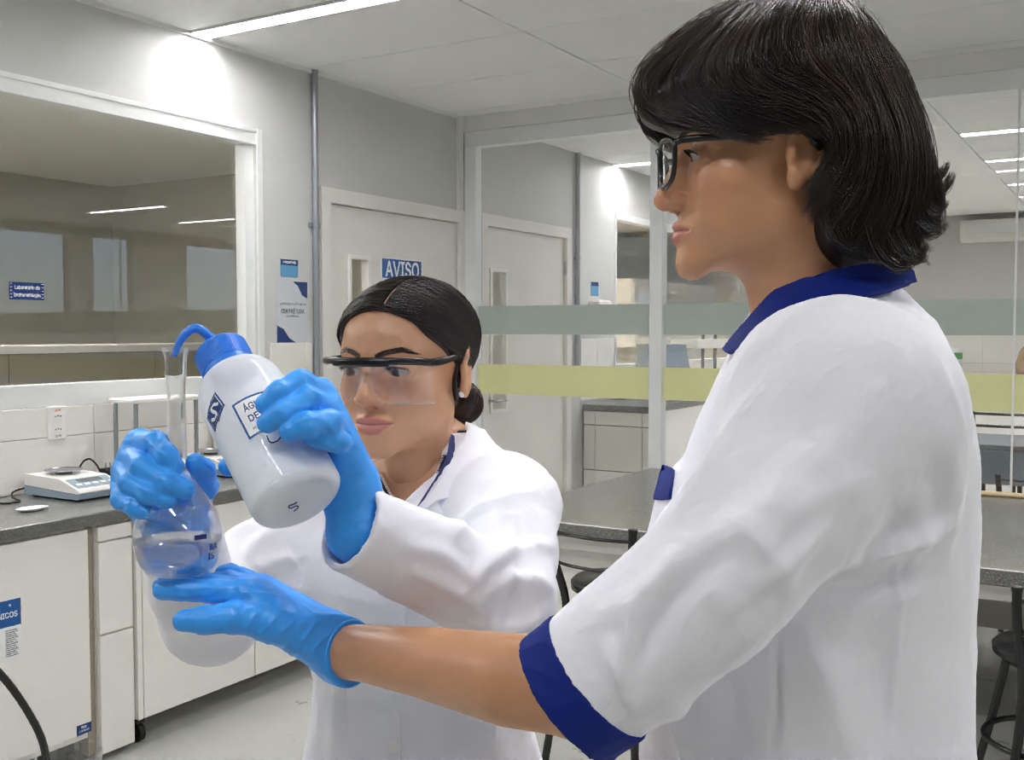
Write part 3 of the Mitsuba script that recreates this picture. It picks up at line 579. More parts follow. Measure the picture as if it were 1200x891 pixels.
# ---------------------------------------------------------------- heads: x to the person's right, y forward, z up, eyes at z = 0, metres
def head_sdf(P, o):
    "the bare head and neck; o holds the few measures in which two faces differ"
    M = P.copy(); M[:, 0] = np.abs(M[:, 0]); ch = o['chin']
    cr = o['crown']; d = ell(M, (0, -.010, .038+cr*.35), (.072, .092, .080+cr*.65))
    d = smin(d, ell(M, (0, .026, .036+cr*.3), (.060, .064, .058+cr*.45)), .02)
    d = smin(d, ell(M, (0, .030, -.026+ch*.4), (.0585*o['wide'], .054, .066-ch*.4)), .022)
    d = smin(d, ell(M, (0, .020, -.070+ch), (.042, .050, .032)), .02)
    d = smin(d, cone(M, (.0405*o['jaw'], .004, -.060), (.011, .078, -.095+ch), .0135, .0125), .022)
    d = smin(d, ell(M, (0, .0800, -.0965+ch), (.0175, .0135, .0135)), .014)
    d = smin(d, ell(M, (0, .066, -.064), (.030, .028, .026)), .018)
    d = smin(d, ell(M, (.0405, .046, -.022), (.022, .025, .020)), .018)
    d = smin(d, ell(M, (.034, .040, -.050+ch*.6), (.020, .032, .028)), .02)
    d = smin(d, cone(M, (.008, .0830, .017), (.044, .063, .020), .0075, .0075), .014)
    # eye sockets, then the lids around the eyeballs
    d = smax(d, -ell(M, (.0315, .094, -.001), (.0185, .0165, .0125)), .012)
    d = smin(d, sph(M, (.0315, .0705, -.001), .0142), .006)
    # nose
    tip = np.array([0, .1015*1.0+o['nose'], -.035+o['up']]); M = M-0; Mn = M-np.array([0, 0, o['up']], np.float32)
    d = smin(d, cone(M, (0, .0815, .008), tip, .0075, .0108), .010)
    d = smin(d, ell(M, (0, .078, -.022), (.0125, .020, .022)), .008)
    d = smin(d, ell(Mn, (.0125*o['nosew'], .0915+o['nose']*.5, -.0395), (.0068, .0105, .0075)), .006)
    d = smin(d, cone(Mn, (0, .100, -.042), (0, .088, -.047), .0055, .005), .005)
    d = smax(d, -ell(Mn, (.0068, .0975+o['nose']*.6, -.0478), (.0040, .0062, .0046)), .003)
    # mouth
    f = o['lips']
    up = [(.0245, .0800, -.0655), (.013, .0905, -.0615), (.0045, .0942, -.0602), (0, .0940, -.0612)]
    lo = [(.0235, .0800, -.0665), (.012, .0905, -.0708), (0, .0935, -.0722)]
    d = smin(d, chain(Mn, up, [.0022, .0046*f, .0052*f, .0048*f]), .005)
    d = smin(d, chain(Mn, lo, [.0022, .0054*f, .0062*f]), .005)
    d = smax(d, -chain(Mn, [(.0255, .0835, -.0660), (.012, .0958, -.0662), (0, .0995, -.0662)], [.0007, .0012, .0014]), .003)
    d = smax(d, -ell(Mn, (0, .1015, -.0535), (.003, .006, .006)), .006)
    # neck
    d = smin(d, chain(P, [(0, -.014, -.05), (0, -.016, -.13), (0, -.036, -.22)], [.046, .0430*o['neck'], .052*o['neck']]), .03)
    # ear
    R = rot([0, 0, 1], -22) @ rot([1, 0, 0], 8)
    q = M-np.array([.0695+o['ear'], -.012, -.004], np.float32); q = (q @ R).astype(np.float32)
    e = ell(q, (0, 0, .002), (.0055, .0175, .030))
    e = smin(e, ell(q, (0, .004, -.026), (.005, .009, .010)), .006)
    ph = np.linspace(-.9, 4.0, 14)
    hx = np.stack([np.full(14, .004), -.0165*np.cos(ph-1.2)*.98, .004+.0275*np.sin(ph-1.2+.0)*1.0], 1)
    e = smin(e, chain(q, hx, [.0030]*14), .003)
    e = smax(e, -ell(q, (.006, .003, -.004), (.0050, .0085, .0125)), .004)
    e = smax(e, -ell(q, (.006, -.006, .014), (.0030, .0055, .0100)), .003)
    e = smin(e, ell(q, (.001, .0125, -.004), (.004, .004, .006)), .004)
    d = smin(d, e, .006)
    # opening between the lids
    d = smax(d, -ell(M, (.0315, .0880, -.0012), (.0148, .0200, o['open']), rot([0, 1, 0], 5)), .0016)
    return d
def head_color(V, o):
    M = V.copy(); M[:, 0] = np.abs(M[:, 0]); x, y, z = M.T
    base = np.array(o['skin']); c = np.tile(base, (len(V), 1))
    def mixin(col, w):
        nonlocal c; c = c*(1-w[:, None])+np.array(col)*w[:, None]
    f3 = meshkit.fbm(V*70, 3, 3); c *= (.93+.14*f3)[:, None]
    mixin(o['blush'], .35*np.exp(-(((x-.040)/.022)**2+((z+.022)/.018)**2))*(y > .03))
    mixin(o['blush'], .40*np.exp(-((x/.018)**2+((z+.038)/.012)**2))*(y > .09))
    z = z-o['up']; f = o['lips']
    zu = np.interp(x, [0, .004, .013, .025], [-.0575, -.0560, -.0582, -.0650])
    zl = np.interp(x, [0, .012, .0245], [-.0790, -.0772, -.0668])
    w = sstep(-.0012, .0012, zu-z)*sstep(-.0012, .0012, z-zl)*(x < .025)*(y > .076)
    mixin(o['lipcol'], .85*w)
    mixin(np.array(o['lipcol'])*.35, .8*np.exp(-((z+.0662)/.0010)**2)*(x < .0245)*(y > .076)*(x > -1))
    mixin(np.array(o['skin'])*.25, .7*np.exp(-(((x-.0068)/.0042)**2+((z+.0472)/.0028)**2))*(y > .088))
    z = z+o['up']
    bz = np.interp(x, [.010, .020, .036, .050], [.0180, .0212, .0252, .0200])
    bw = np.interp(x, [.010, .016, .036, .050], [.0020, .0027, .0022, .0008])*o['brow_w']
    w = sstep(1.25, .75, np.abs(z-bz)/bw)*(x > .009)*(x < .051)*(y > .04)
    mixin(o['brow'], w*.55)
    rim = np.abs(L2((M-np.array([.0315, .0705, -.001]))/1.0)-.0142)
    w = np.exp(-((x-.0315)/.013)**2)*np.exp(-((z+.001-o['open'])/.0022)**2)*(y > .07)
    mixin(o['brow'], .55*w)
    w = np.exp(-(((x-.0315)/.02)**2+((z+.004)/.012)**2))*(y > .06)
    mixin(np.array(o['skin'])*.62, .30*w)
    return np.clip(c, 0, 1)
def eye_mesh(side, gaze):
    "eyeball with iris and pupil coloured towards the gaze direction"
    m = trimesh.creation.icosphere(5, .0126); n = m.vertices/.0126; g = np.array(gaze)/np.linalg.norm(gaze); a = n @ g
    col = np.tile(C(168, 158, 150), (len(n), 1)).astype(float)
    col[a > math.cos(.49)] = C(40, 24, 16); col[a > math.cos(.44)] = C(74, 44, 26); col[a > math.cos(.2)] = C(6, 5, 5)
    m.apply_translation([side*.0315, .0705, -.001]); return m, col
def strands(curves, r, k=3):
    "thin tapering hairs: curves (n, m, 3), r one radius per hair"
    n, m, _ = curves.shape
    tg = np.gradient(curves, axis=1); tg /= np.linalg.norm(tg, axis=2, keepdims=True)+1e-12
    a = np.cross(tg, np.array([.31, .17, .93])); a /= np.linalg.norm(a, axis=2, keepdims=True)+1e-9; b = np.cross(tg, a)
    w = (np.asarray(r)[:, None]*np.clip(np.minimum(1, (1-np.linspace(0, 1, m))*3+.12), 0, 1)[None])[..., None]
    th = np.arange(k)*2*np.pi/k
    V = np.stack([curves+w*(math.cos(t)*a+math.sin(t)*b) for t in th], 2).reshape(-1, 3)
    i, j, s = np.meshgrid(np.arange(n), np.arange(m-1), np.arange(k), indexing='ij'); s2 = (s+1) % k
    B = (i*m+j)*k
    q = np.stack([B+s, B+s2, B+k+s2, B+k+s], -1).reshape(-1, 4)
    return trimesh.Trimesh(V, np.vstack([q[:, [0, 1, 2]], q[:, [0, 2, 3]]]), process=False)
scene['skin'] = {'type': 'twosided', 'bsdf': {'type': 'principled', 'base_color': {'type': 'mesh_attribute', 'name': 'vertex_color'}, 'roughness': .38, 'specular': .5}}
scene['eye_wet'] = {'type': 'twosided', 'bsdf': {'type': 'principled', 'base_color': {'type': 'mesh_attribute', 'name': 'vertex_color'}, 'roughness': .08, 'specular': .5}}
scene['hair_shine'] = {'type': 'twosided', 'bsdf': {'type': 'principled', 'base_color': {'type': 'mesh_attribute', 'name': 'vertex_color'}, 'roughness': .34, 'specular': .55}}

# ---------------------------------------------------------------- two women
def basis(px, turn):
    "a person's axes: forward is the photo's left seen square on, turned towards the viewer by so many degrees; px says where she stands"
    d = FW*[1, 1, 0]; d = d/np.linalg.norm(d)+RT*(px-600)/FOC; d /= np.linalg.norm(d); r = np.array([d[1], -d[0], 0])
    a = math.radians(turn); F = -math.cos(a)*r-math.sin(a)*d
    return F, np.cross(F, [0, 0, 1.0]), np.array([0, 0, 1.0])
def M4(F, X, U, O): return place(O, X, F, U)
def tilt(F, X, U, down, roll=0):
    R = trimesh.transformations.rotation_matrix(math.radians(-down), X)[:3, :3]; F, U = R @ F, R @ U
    R = trimesh.transformations.rotation_matrix(math.radians(roll), F)[:3, :3]; return F, R @ X, R @ U
def trace(fn, pts, d0, d1, n=26):
    "first point of the surface fn = 0 seen from the lens along each photo pixel, between the depths d0 and d1"
    pts = np.atleast_2d(np.asarray(pts, float))
    rays = FW+RT*(pts[:, :1]-600)/FOC-UP*(pts[:, 1:2]-445.5)/FOC; ln = np.linalg.norm(rays, axis=1); t = np.full(len(pts), float(d0))
    best = np.full(len(pts), 9.0); tb = t.copy()
    for _ in range(n*2):
        v = fn((CAM+rays*t[:, None]).astype(np.float32)); ok = v < best; best[ok] = v[ok]; tb[ok] = t[ok]
        t = np.minimum(t+.7*v/ln, d1)
    t = np.where(best < .0015, t, tb)
    return CAM+rays*t[:, None]
def folds(mesh, fn, spec, d0, d1, ripple=.0012, seed=1, freq=26):
    "press folds into cloth: spec = [(pixel polyline, height, width)], laid on the surface, each a ridge in 3-D that dies away at its ends"
    from scipy.spatial import cKDTree
    V = np.asarray(mesh.vertices); N = vnormals(mesh); D = np.zeros(len(V))
    for pl, h, w in spec:
        q = spline(np.array(pl, float), 60) if len(pl) > 2 else np.array(pl[0], float)+np.linspace(0, 1, 60)[:, None]*(np.array(pl[1], float)-np.array(pl[0]))
        p3 = trace(fn, q, d0, d1); s, i = cKDTree(p3).query(V, distance_upper_bound=w*3.2)
        ok = np.isfinite(s); e = np.sin(np.pi*np.clip(i[ok]/59, .02, .98))**.6
        D[ok] += h*e*np.exp(-(s[ok]/w)**2)
    f = meshkit.fbm(V*np.array([freq, freq, freq*.6]), 3, seed)-.5
    g = 1-2*np.abs(meshkit.noise(V*np.array([freq*.55, freq*.55, freq*.4])+3, seed+5)-.5)
    D = D*1.7
    g2 = 1-2*np.abs(meshkit.noise(V*np.array([freq*1.7, freq*1.7, freq*1.1])+9*(f[:, None]), seed+8)-.5)
    D += ripple*(1.6*f+.9*(g**3)+.45*g2**5)
    return trimesh.Trimesh(V+N*D[:, None], mesh.faces, process=False)
def split(mesh, keep):
    a = mesh.submesh([np.where(keep)[0]], append=True, repair=False); b = mesh.submesh([np.where(~keep)[0]], append=True, repair=False); return a, b
def loft(z, rows, cols):
    i = np.argsort([r[0] for r in rows]); R = np.array(rows)[i]; return [np.interp(z, R[:, 0], R[:, c]).astype(np.float32) for c in cols]
def torso(P, O, F, Lf, rows, p=2.3):
    "body of cross-sections: rows of (z, forward shift, half depth, half width)"
    q = P-O.astype(np.float32); f = q @ F.astype(np.float32); l = q @ Lf.astype(np.float32); z = P[:, 2]
    s, a, b = loft(z, rows, (1, 2, 3))
    u = np.abs((f-s)/a); v = np.abs(l/b); rr = (u**p+v**p)**(1/p)
    d = (rr-1)*np.minimum(a, b)*.9
    top = max(r[0] for r in rows); bot = min(r[0] for r in rows)
    return np.maximum(np.maximum(d, z-top), bot-z)
def ribbon(A, Bq, th):
    "closed strip of thickness th between the curves A and B (n, 3)"
    A, Bq = np.asarray(A), np.asarray(Bq); n = len(A)
    tg = np.gradient((A+Bq)/2, axis=0); nm = np.cross(tg, Bq-A); nm /= np.linalg.norm(nm, axis=1, keepdims=True)+1e-9; nm *= th/2
    mid = (A+Bq)/2
    rings = np.stack([A+nm*.6, mid+nm*1.1, Bq+nm*.6, Bq-nm*.6, mid-nm*1.1, A-nm*.6], 1)
    V = rings.reshape(-1, 3); k = 6; i, j = np.meshgrid(np.arange(n-1), np.arange(k), indexing='ij'); j2 = (j+1) % k
    q = np.stack([i*k+j, i*k+j2, (i+1)*k+j2, (i+1)*k+j], -1).reshape(-1, 4); F = np.vstack([q[:, [0, 1, 2]], q[:, [0, 2, 3]]])
    caps = [[0, a, a+1] for a in range(1, k-1)]+[[(n-1)*k, (n-1)*k+a+1, (n-1)*k+a] for a in range(1, k-1)]
    return trimesh.Trimesh(V, np.vstack([F, caps]), process=False)
def patch(fn, poly, d0, d1, off, th, step=3.0):
    "cloth piece lying on the surface fn: outline in photo pixels laid on the surface, lifted by off, th thick"
    from shapely.geometry import Polygon, Point
    from scipy.spatial import Delaunay
    pg = Polygon(poly); ring = np.array(pg.exterior.segmentize(step).coords)[:-1]
    x0, y0, x1, y1 = pg.bounds; gx, gy = np.meshgrid(np.arange(x0, x1, step), np.arange(y0, y1, step)); g = np.stack([gx.ravel(), gy.ravel()], 1)
    inner = pg.buffer(-step*.6); import shapely
    g = g[shapely.contains_xy(inner, g[:, 0], g[:, 1])]
    q = np.vstack([ring, g]); tri = Delaunay(q).simplices; c = q[tri].mean(1); tri = tri[shapely.contains_xy(pg, c[:, 0], c[:, 1])]
    e1, e2 = q[tri[:, 1]]-q[tri[:, 0]], q[tri[:, 2]]-q[tri[:, 0]]; fl = e1[:, 0]*e2[:, 1]-e1[:, 1]*e2[:, 0] > 0; tri[fl] = tri[fl][:, ::-1]
    p = trace(fn, q, d0, d1); h = .002
    nn = np.stack([fn((p+h*np.eye(3)[k]).astype(np.float32))-fn((p-h*np.eye(3)[k]).astype(np.float32)) for k in range(3)], 1); nn /= np.linalg.norm(nn, axis=1, keepdims=True)+1e-9
    ray = p-CAM; ray /= np.linalg.norm(ray, axis=1, keepdims=True); nn = nn-.5*ray; nn /= np.linalg.norm(nn, axis=1, keepdims=True)
    offv = (off(q) if callable(off) else np.full(len(q), off))[:, None]
    a, b = p+nn*(offv+th), p+nn*(offv-.002); n = len(q); m = len(ring)
    side = [[i, (i+1) % m, (i+1) % m+n] for i in range(m)]+[[i, (i+1) % m+n, i+n] for i in range(m)]
    mm = trimesh.Trimesh(np.vstack([a, b]), np.vstack([tri, tri[:, ::-1]+n, side]), process=False); mm.fix_normals(); return mm
def hand_sdf(palm, fingers, k=.0035):
    "palm = [(point, radius)], one hull of cones between each given pair; fingers = [(points, radii)]"
    def fn(P):
        d = None
        for a, b, ra, rb in palm:
            e = cone(P, a, b, ra, rb); d = e if d is None else smin(d, e, .010)
        for pts, rs in fingers:
            e = chain(P, pts, rs, .004); e2 = e if d is None else smin(d, e, k); d = e2
        return d
    return fn
def bounds(pts, pad): pts = np.array(pts); return pts.min(0)-pad, pts.max(0)+pad
def wrinkle(m, amp, freq, seed, along=None):
    V = np.asarray(m.vertices); N = vnormals(m); q = V*freq
    if along is not None: q = q-.75*(q @ along)[:, None]*along
    g = (1-2*np.abs(meshkit.noise(q, seed)-.5))**3+.6*(1-2*np.abs(meshkit.noise(q*2.1+7, seed+1)-.5))**4
    return trimesh.Trimesh(V+N*(amp*(g-.35))[:, None], m.faces, process=False)

def _coat(p, n, uv):
    w = noise(p.x*900, p.y*900, p.z*900)
    return mix(mi.Color3f(C(232, 233, 238)), mi.Color3f(C(226, 228, 234)), w)
mat('coat_white', C(227, 228, 234), .8, .2)
mat('royal_blue', C(12, 34, 112), .7, .2, sheen=.3)
mat('nitrile', C(52, 150, 234), .4, .5)
mat('dark_shirt', C(44, 46, 54), .85, .2)
mat('lanyard_blue', C(30, 42, 108), .6)
mat('scalp', C(150, 118, 98), .5)
mat('trouser', C(38, 40, 46), .85, .2)
mat('shoe', C(30, 28, 28), .5)
mat('frame_black', C(12, 12, 13), .22)
mat('gold', C(225, 190, 110), .2, metallic=1.0)
mat('silver', C(220, 220, 222), .18, metallic=1.0)
mat('stone', C(240, 240, 240), .05, .9)

# ---- young woman
YF, YX, YU = tilt(*basis(455, 59), 3.0)
YO = at(437, 435, 1.215)-YF*.083
YM = M4(YF, YX, YU, YO)
yo = dict(ear=.0018, wide=.98, jaw=.95, nose=.0, nosew=1.08, up=.0055, lips=.84, neck=.93, open=.0047, chin=.008, crown=-.017, brow_w=1.35, skin=C(198, 150, 116), blush=C(196, 126, 98), lipcol=C(184, 110, 102), brow=C(30, 20, 18))
yk = thing('person', 'young woman in a white lab coat and safety goggles pouring from the wash bottle', 'person')
BF, BX, BU = basis(490, 56); YL = -BX
YB = at(492, 560, 1.335); YB[2] = 0
def zr(py, d=1.335): return at(490, py, d)[2]
Y_ROWS = [(zr(508), -.03, .050, .060), (zr(524), -.03, .062, .085), (zr(540), -.025, .075, .120), (zr(556), -.02, .086, .152), (zr(578), -.01, .095, .168), (zr(620), 0, .105, .168), (zr(680), .008, .120, .162), (zr(740), .005, .116, .150), (zr(800), .0, .108, .142), (zr(850), 0, .112, .146), (zr(920), -.005, .125, .165), (.70, -.005, .140, .190), (.62, -.005, .145, .195)]
YSL = [at(590, 592, 1.25), at(590, 650, 1.15), at(588, 702, 1.07), at(500, 658, 1.0), at(428, 626, .955), at(398, 612, .938)]
YSR = [at(372, 622, 1.43), at(305, 668, 1.33), at(247, 722, 1.22), at(226, 690, 1.13), at(208, 616, 1.062)]
YRL, YRR = [.064, .058, .051, .045, .0405, .040], [.062, .060, .052, .045, .039]
def y_torso(P): return torso(P, YB, BF, YL, Y_ROWS)
def y_coat(P):
    d = y_torso(P)
    d = smin(d, chain(P, YSL[:3], YRL[:3], .01), .035)
    d = smin(d, chain(P, YSR[:3], YRR[:3], .01), .035)
    e = smin(chain(P, YSL[2:], YRL[2:]), d, .018); e2 = smin(chain(P, YSR[2:], YRR[2:]), e, .018)
    d = e2
    for A, Bq, r in ((YSL[-2], YSL[-1], .0365), (YSR[-2], YSR[-1], .035)):
        n = ((Bq-A)/np.linalg.norm(Bq-A)).astype(np.float32)
        cut = (P-Bq.astype(np.float32)) @ n+.012
        d = np.where(L2(P-Bq.astype(np.float32)) < .13, np.maximum(d, cut), d)
        d = np.maximum(d, -cone(P, Bq-n*.09, Bq+n*.05, r-.004, r))
    # open front at the throat
    th = YB+BF*.10; th[2] = zr(560)
    q = P-th.astype(np.float32); l = q @ YL.astype(np.float32); f = q @ BF.astype(np.float32)
    v = np.maximum(np.abs(l+.002)-(.048+.80*np.clip(q[:, 2], -.06, .07)), -(f+.075)); v = np.maximum(v, -(q[:, 2]+.058))
    return np.maximum(d, -v*.8)
def y_body(P):
    d = torso(P, YB, BF, YL, [(z, s, a-.018, b-.018) for z, s, a, b in Y_ROWS if z > .95]+[(.93, 0, .10, .14), (.80, 0, .105, .15)])
    for A, R, w in ((YSL, YRL, at(411, 580, .955)), (YSR, YRR, at(208, 640, 1.06))):
        d = smin(d, chain(P, A[:3], [r-.020 for r in R[:3]]), .03)
        d = smin(d, chain(P, [A[2], (A[2]+w)/2, w], [.030, .026, .017]), .01)
    for s in (-1, 1):
        hip = YB+YL*s*.085; hip[2] = .84; kn = YB+YL*s*.095+BF*.02; kn[2] = .46; an = YB+YL*s*.10-BF*.01; an[2] = .085
        d = smin(d, chain(P, [hip, kn, an], [.080, .050, .036]), .03)
        d = smin(d, cone(P, an-[0, 0, .05], an+BF*.15-[0, 0, .062], .034, .022), .03)
    nk = YO-YF*.016-YU*.10; nb = YB-BF*.03; nb[2] = zr(520)
    return smin(d, cone(P, nk, nb, .037, .040), .03)
hm = nets(lambda P: head_sdf(P, yo), (-.1, -.125, -.19), (.1, .135, .14), .00165)
hcol = head_color(np.asarray(hm.vertices), yo)
bm = nets(y_body, *bounds([YB+[-.35, -.35, 0], YB+[.35, .35, 1.3], YSL[-1], YSR[-1]], .06), .007)
bm = bm.submesh([np.where(np.asarray(bm.triangles_center)[:, 2] < zr(478))[0]], append=True, repair=False)
hw = moved(hm, YM); body = join(hw, bm)
add(yk+'__body', body, 'skin', True, color=np.vstack([hcol, np.tile(yo['skin'], (len(bm.vertices), 1))]))
GAZE_Y = np.linalg.inv(YM) @ np.r_[at(215, 520, .97), 1]
for s in (-1, 1):
    m, c = eye_mesh(s, GAZE_Y[:3]-[s*.0315, .07, 0]); add(yk+'__eye', moved(m, YM), 'eye_wet', True, color=c)
def lashes(side, o, M, key):
    q = []
    for i in range(34):
        t = -1+2*i/33; p = np.array([side*(.0315+.0140*t), .0705+.0130*math.sqrt(max(0, 1-(t*.86)**2)), -.001+o['open']*math.sqrt(max(0, 1-t*t))*.92])
        q.append(np.linspace(0, 1, 5)[:, None]**1.2*np.array([side*.003*t, .0055, .0015])+p+np.linspace(0, 1, 5)[:, None]**2*np.array([0, 0, .0018]))
    m = strands(np.array(q), np.full(34, .00035)); add(key+'__eyelashes', moved(m, M), 'black_rubber', kind='stuff')
def brows(o, M, key, lw):
    fn = lambda P: head_sdf(P, o)
    for s in (-1, 1):
        x = rng.uniform(.009, .050, 260); zc = np.interp(x, [.010, .020, .036, .050], [.0175, .0210, .0250, .0198]); w = np.interp(x, [.009, .016, .036, .050], [.0016, .0030, .0024, .0006])*lw
        z = zc+rng.uniform(-1, 1, 260)*w; t = np.linspace(0, 1, 5); ln = rng.uniform(.004, .007, 260)
        dz = np.interp(x, [.01, .02, .036, .05], [.8, .45, .0, -.35])
        X = x[:, None]+ln[:, None]*t*.9; Z = z[:, None]+ln[:, None]*dz[:, None]*t*.6
        Q = np.stack([X, np.full_like(X, .12), Z], -1).reshape(-1, 3)
        for _ in range(26): Q[:, 1] -= .8*fn(Q.astype(np.float32))
        Q[:, 1] += .0004; Q[:, 0] *= s
        m = strands(Q.reshape(260, 5, 3), np.full(260, .00028)); add(key+'__eyebrow', moved(m, M), 'hair_shine', True, color=np.tile(o['brow'], (len(m.vertices), 1)), kind='stuff')
for s in (-1, 1): lashes(s, yo, YM, yk)
brows(yo, YM, yk, 1.15)
bb = bounds([YB+[-.34, -.34, .66], YB+[.34, .34, zr(500)], YSL[-1], YSR[-1], YSL[2]], .07)
ycm = relax(nets(y_coat, *bb, .0030), 4)
YFOLDS = [([(640, 575), (560, 600), (520, 640)], .004, .010), ([(650, 640), (590, 650), (540, 690)], .006, .009), ([(648, 690), (600, 678), (560, 700)], .006, .010), ([(640, 720), (590, 735), (545, 720)], .006, .009), ([(560, 690), (520, 655), (470, 640)], .004, .008),
    ([(580, 720), (530, 690), (480, 665)], .004, .008), ([(600, 600), (610, 660), (590, 720)], -.005, .010), ([(345, 615), (300, 640), (270, 690)], .006, .010), ([(360, 650), (310, 665), (265, 690)], .006, .009), ([(330, 625), (350, 660), (350, 690)], -.006, .009),
    ([(200, 740), (240, 730), (290, 740)], .004, .010), ([(460, 700), (470, 780), (455, 880)], .005, .014), ([(520, 740), (530, 810), (520, 890)], -.005, .016), ([(560, 760), (570, 820), (585, 891)], .006, .014), ([(395, 700), (400, 790), (390, 891)], .004, .014), ([(430, 720), (440, 800), (425, 891)], -.004, .012)]
ycm = folds(ycm, y_coat, YFOLDS, .8, 1.7, .0016, 3)
ykc = add(yk+'__lab_coat', ycm, 'coat_white', True)
sm_ = lambda P: y_coat(P)
YTF = lambda P: y_torso(P)
add(ykc+'__lapel', patch(YTF, [(514, 590), (530, 616), (522, 640), (498, 668), (478, 690), (474, 660), (480, 625), (494, 604)], 1.0, 1.6, .009, .003), 'coat_white', 40)
add(ykc+'__lapel', patch(YTF, [(438, 548), (452, 578), (468, 604), (482, 622), (474, 660), (450, 640), (430, 605), (424, 570)], 1.0, 1.6, .009, .003), 'coat_white', 40)
add(ykc+'__collar', patch(YTF, [(546, 506), (562, 512), (586, 542), (574, 574), (514, 592), (494, 604), (508, 584), (524, 560), (538, 530)], 1.0, 1.6, .012, .003), 'coat_white', 40)
add(ykc+'__placket', patch(YTF, [(470, 680), (478, 690), (474, 760), (470, 891), (414, 891), (408, 760), (410, 720), (440, 690)], 1.0, 1.6, .006, .002), 'coat_white', 40)
for py in (700, 790, 875):
    b0 = trace(YTF, [(462, py)], 1.0, 1.6)[0]; nb = CAM-b0; nb /= np.linalg.norm(nb)
    add(ykc+'__button', rod(b0+nb*.008, b0+nb*.0125, .0075, 20), 'white_plastic', 40)
# shirt, lanyard, necklace
yin = lambda P: torso(P, YB, BF, YL, [(z, s, a-.010, b-.010) for z, s, a, b in Y_ROWS])
add(yk+'__shirt', patch(yin, [(528, 508), (546, 506), (540, 530), (526, 558), (508, 584), (494, 604), (486, 612), (494, 590), (512, 560)], 1.0, 1.6, .003, .002), 'dark_shirt', 40)
add(yk+'__shirt', patch(yin, [(432, 548), (440, 548), (456, 578), (472, 600), (486, 612), (478, 624), (448, 600)], 1.0, 1.6, .003, .002), 'dark_shirt', 40)
lp = trace(yin, [(532, 512), (529, 535), (519, 558), (505, 580), (490, 604)], 1.0, 1.6); o_ = np.array([0, 0, 0]); dv = (CAM-lp[2])/np.linalg.norm(CAM-lp[2])
lc = spline(lp, 24)+dv*.010; add(yk+'__lanyard', ribbon(lc+RT*.005-UP*.004, lc-RT*.005+UP*.004, .0015), 'lanyard_blue', 40)
nc = spline(trace(yin, [(446, 556), (456, 576), (470, 590), (486, 586), (504, 566), (516, 544), (522, 520)], 1.0, 1.6), 90)+dv*.006
add(yk+'__necklace', join(*[moved(trimesh.creation.torus(.0014, .0004, 8, 6), place(p, RT, UP if i % 2 else FW, FW if i % 2 else -UP)) for i, p in enumerate(nc)]), 'paper_white', True, kind='stuff')
# hair: cap, combed strands from the parting, bun
def y_face_cut(P):
    # negative inside the skin region of face and side
    x = np.abs(P[:, 0]); y, z = P[:, 1], P[:, 2]
    line = np.interp(y, [-.02, .0, .02, .045, .07, .10], [-.03, .020, .030, .048, .066, .073])
    line = line-np.interp(x, [0, .02, .045, .058, .08], [-.003, 0, .008, .018, .020])
    return np.maximum(z-line, -.022-y)*.7
def y_cap(P):
    d = head_sdf_skull(P)-.0055
    d = smax(d, -y_face_cut(P), .004)
    low = np.maximum(-.048-.25*(P[:, 1]+.06)-P[:, 2], P[:, 1]-.5)
    return smax(d, low, .01)
def head_sdf_skull(P):
    cr = yo['crown']; d = ell(P, (0, -.010, .038+cr*.35), (.072, .092, .080+cr*.65)); d = smin(d, ell(P, (0, .026, .036+cr*.3), (.060, .064, .058+cr*.45)), .02)
    d = smin(d, ell(P, (0, .030, -.026), (.0585, .054, .066)), .022)
    return smin(d, chain(P, [(0, -.014, -.05), (0, -.016, -.13)], [.046, .043]), .03)
cap = nets(y_cap, (-.1, -.13, -.09), (.1, .12, .14), .0022)
def hair_col(V, a, b, f): return (np.array(a)+(np.array(b)-np.array(a))*np.clip(f, 0, 1)[:, None])
dk, br = C(20, 17, 17), C(52, 38, 32)
yh = add(yk+'__hair', moved(cap, YM), 'hair_shine', True, color=np.tile(dk, (len(cap.vertices), 1)))
def on_skull(dirs, lift, O=np.array([0, -.01, .03])):
    t = np.full(len(dirs), .05)
    for _ in range(30): t += .8*(lift-head_sdf_skull((O+dirs*t[:, None]).astype(np.float32)))
    return O+dirs*t[:, None]
def y_strands(n):
    O = np.array([0, -.01, .03]); out = []; bun = np.array([0, -.108, -.042])
    for i in range(n):
        s = 1 if i % 2 else -1; u = rng.uniform(0, 1)**.9
        yy = .078-.15*u; zz = np.interp(yy, [-.08, 0, .06, .08], [.09, .118, .092, .073])
        p0 = np.array([-.013+s*(.0016+abs(rng.normal(0, .0008))), yy, zz])-O
        wz = np.interp(u, [0, .25, .6, 1], [.026, .030, .05, .06])+rng.normal(0, .006); wy = np.interp(u, [0, .25, .6, 1], [.0, -.015, -.05, -.08])
        if u < .5: wz = max(wz, np.interp(wy, [-.02, .0, .02], [.012, .024, .034])); 
        p1 = np.array([s*.072, wy, wz])-O; p2 = bun+rng.normal(0, .012, 3)*[1.2, .2, 1]-O
        mid0 = np.array([s*.048, .0+.6*p0[1]+.4*p1[1]+.004, np.interp(yy, [-.1, .0, .06, .078], [.105, .098, .080, .060])])-O
        q = spline(np.array([v/np.linalg.norm(v) for v in (p0, mid0, p1, .5*(p1+p2)+np.array([s*.02, 0, 0]), p2)]), 22); q /= np.linalg.norm(q, axis=1, keepdims=True)
        out.append(on_skull(q, .0062+abs(rng.normal(0, .0010))))
    return np.array(out)
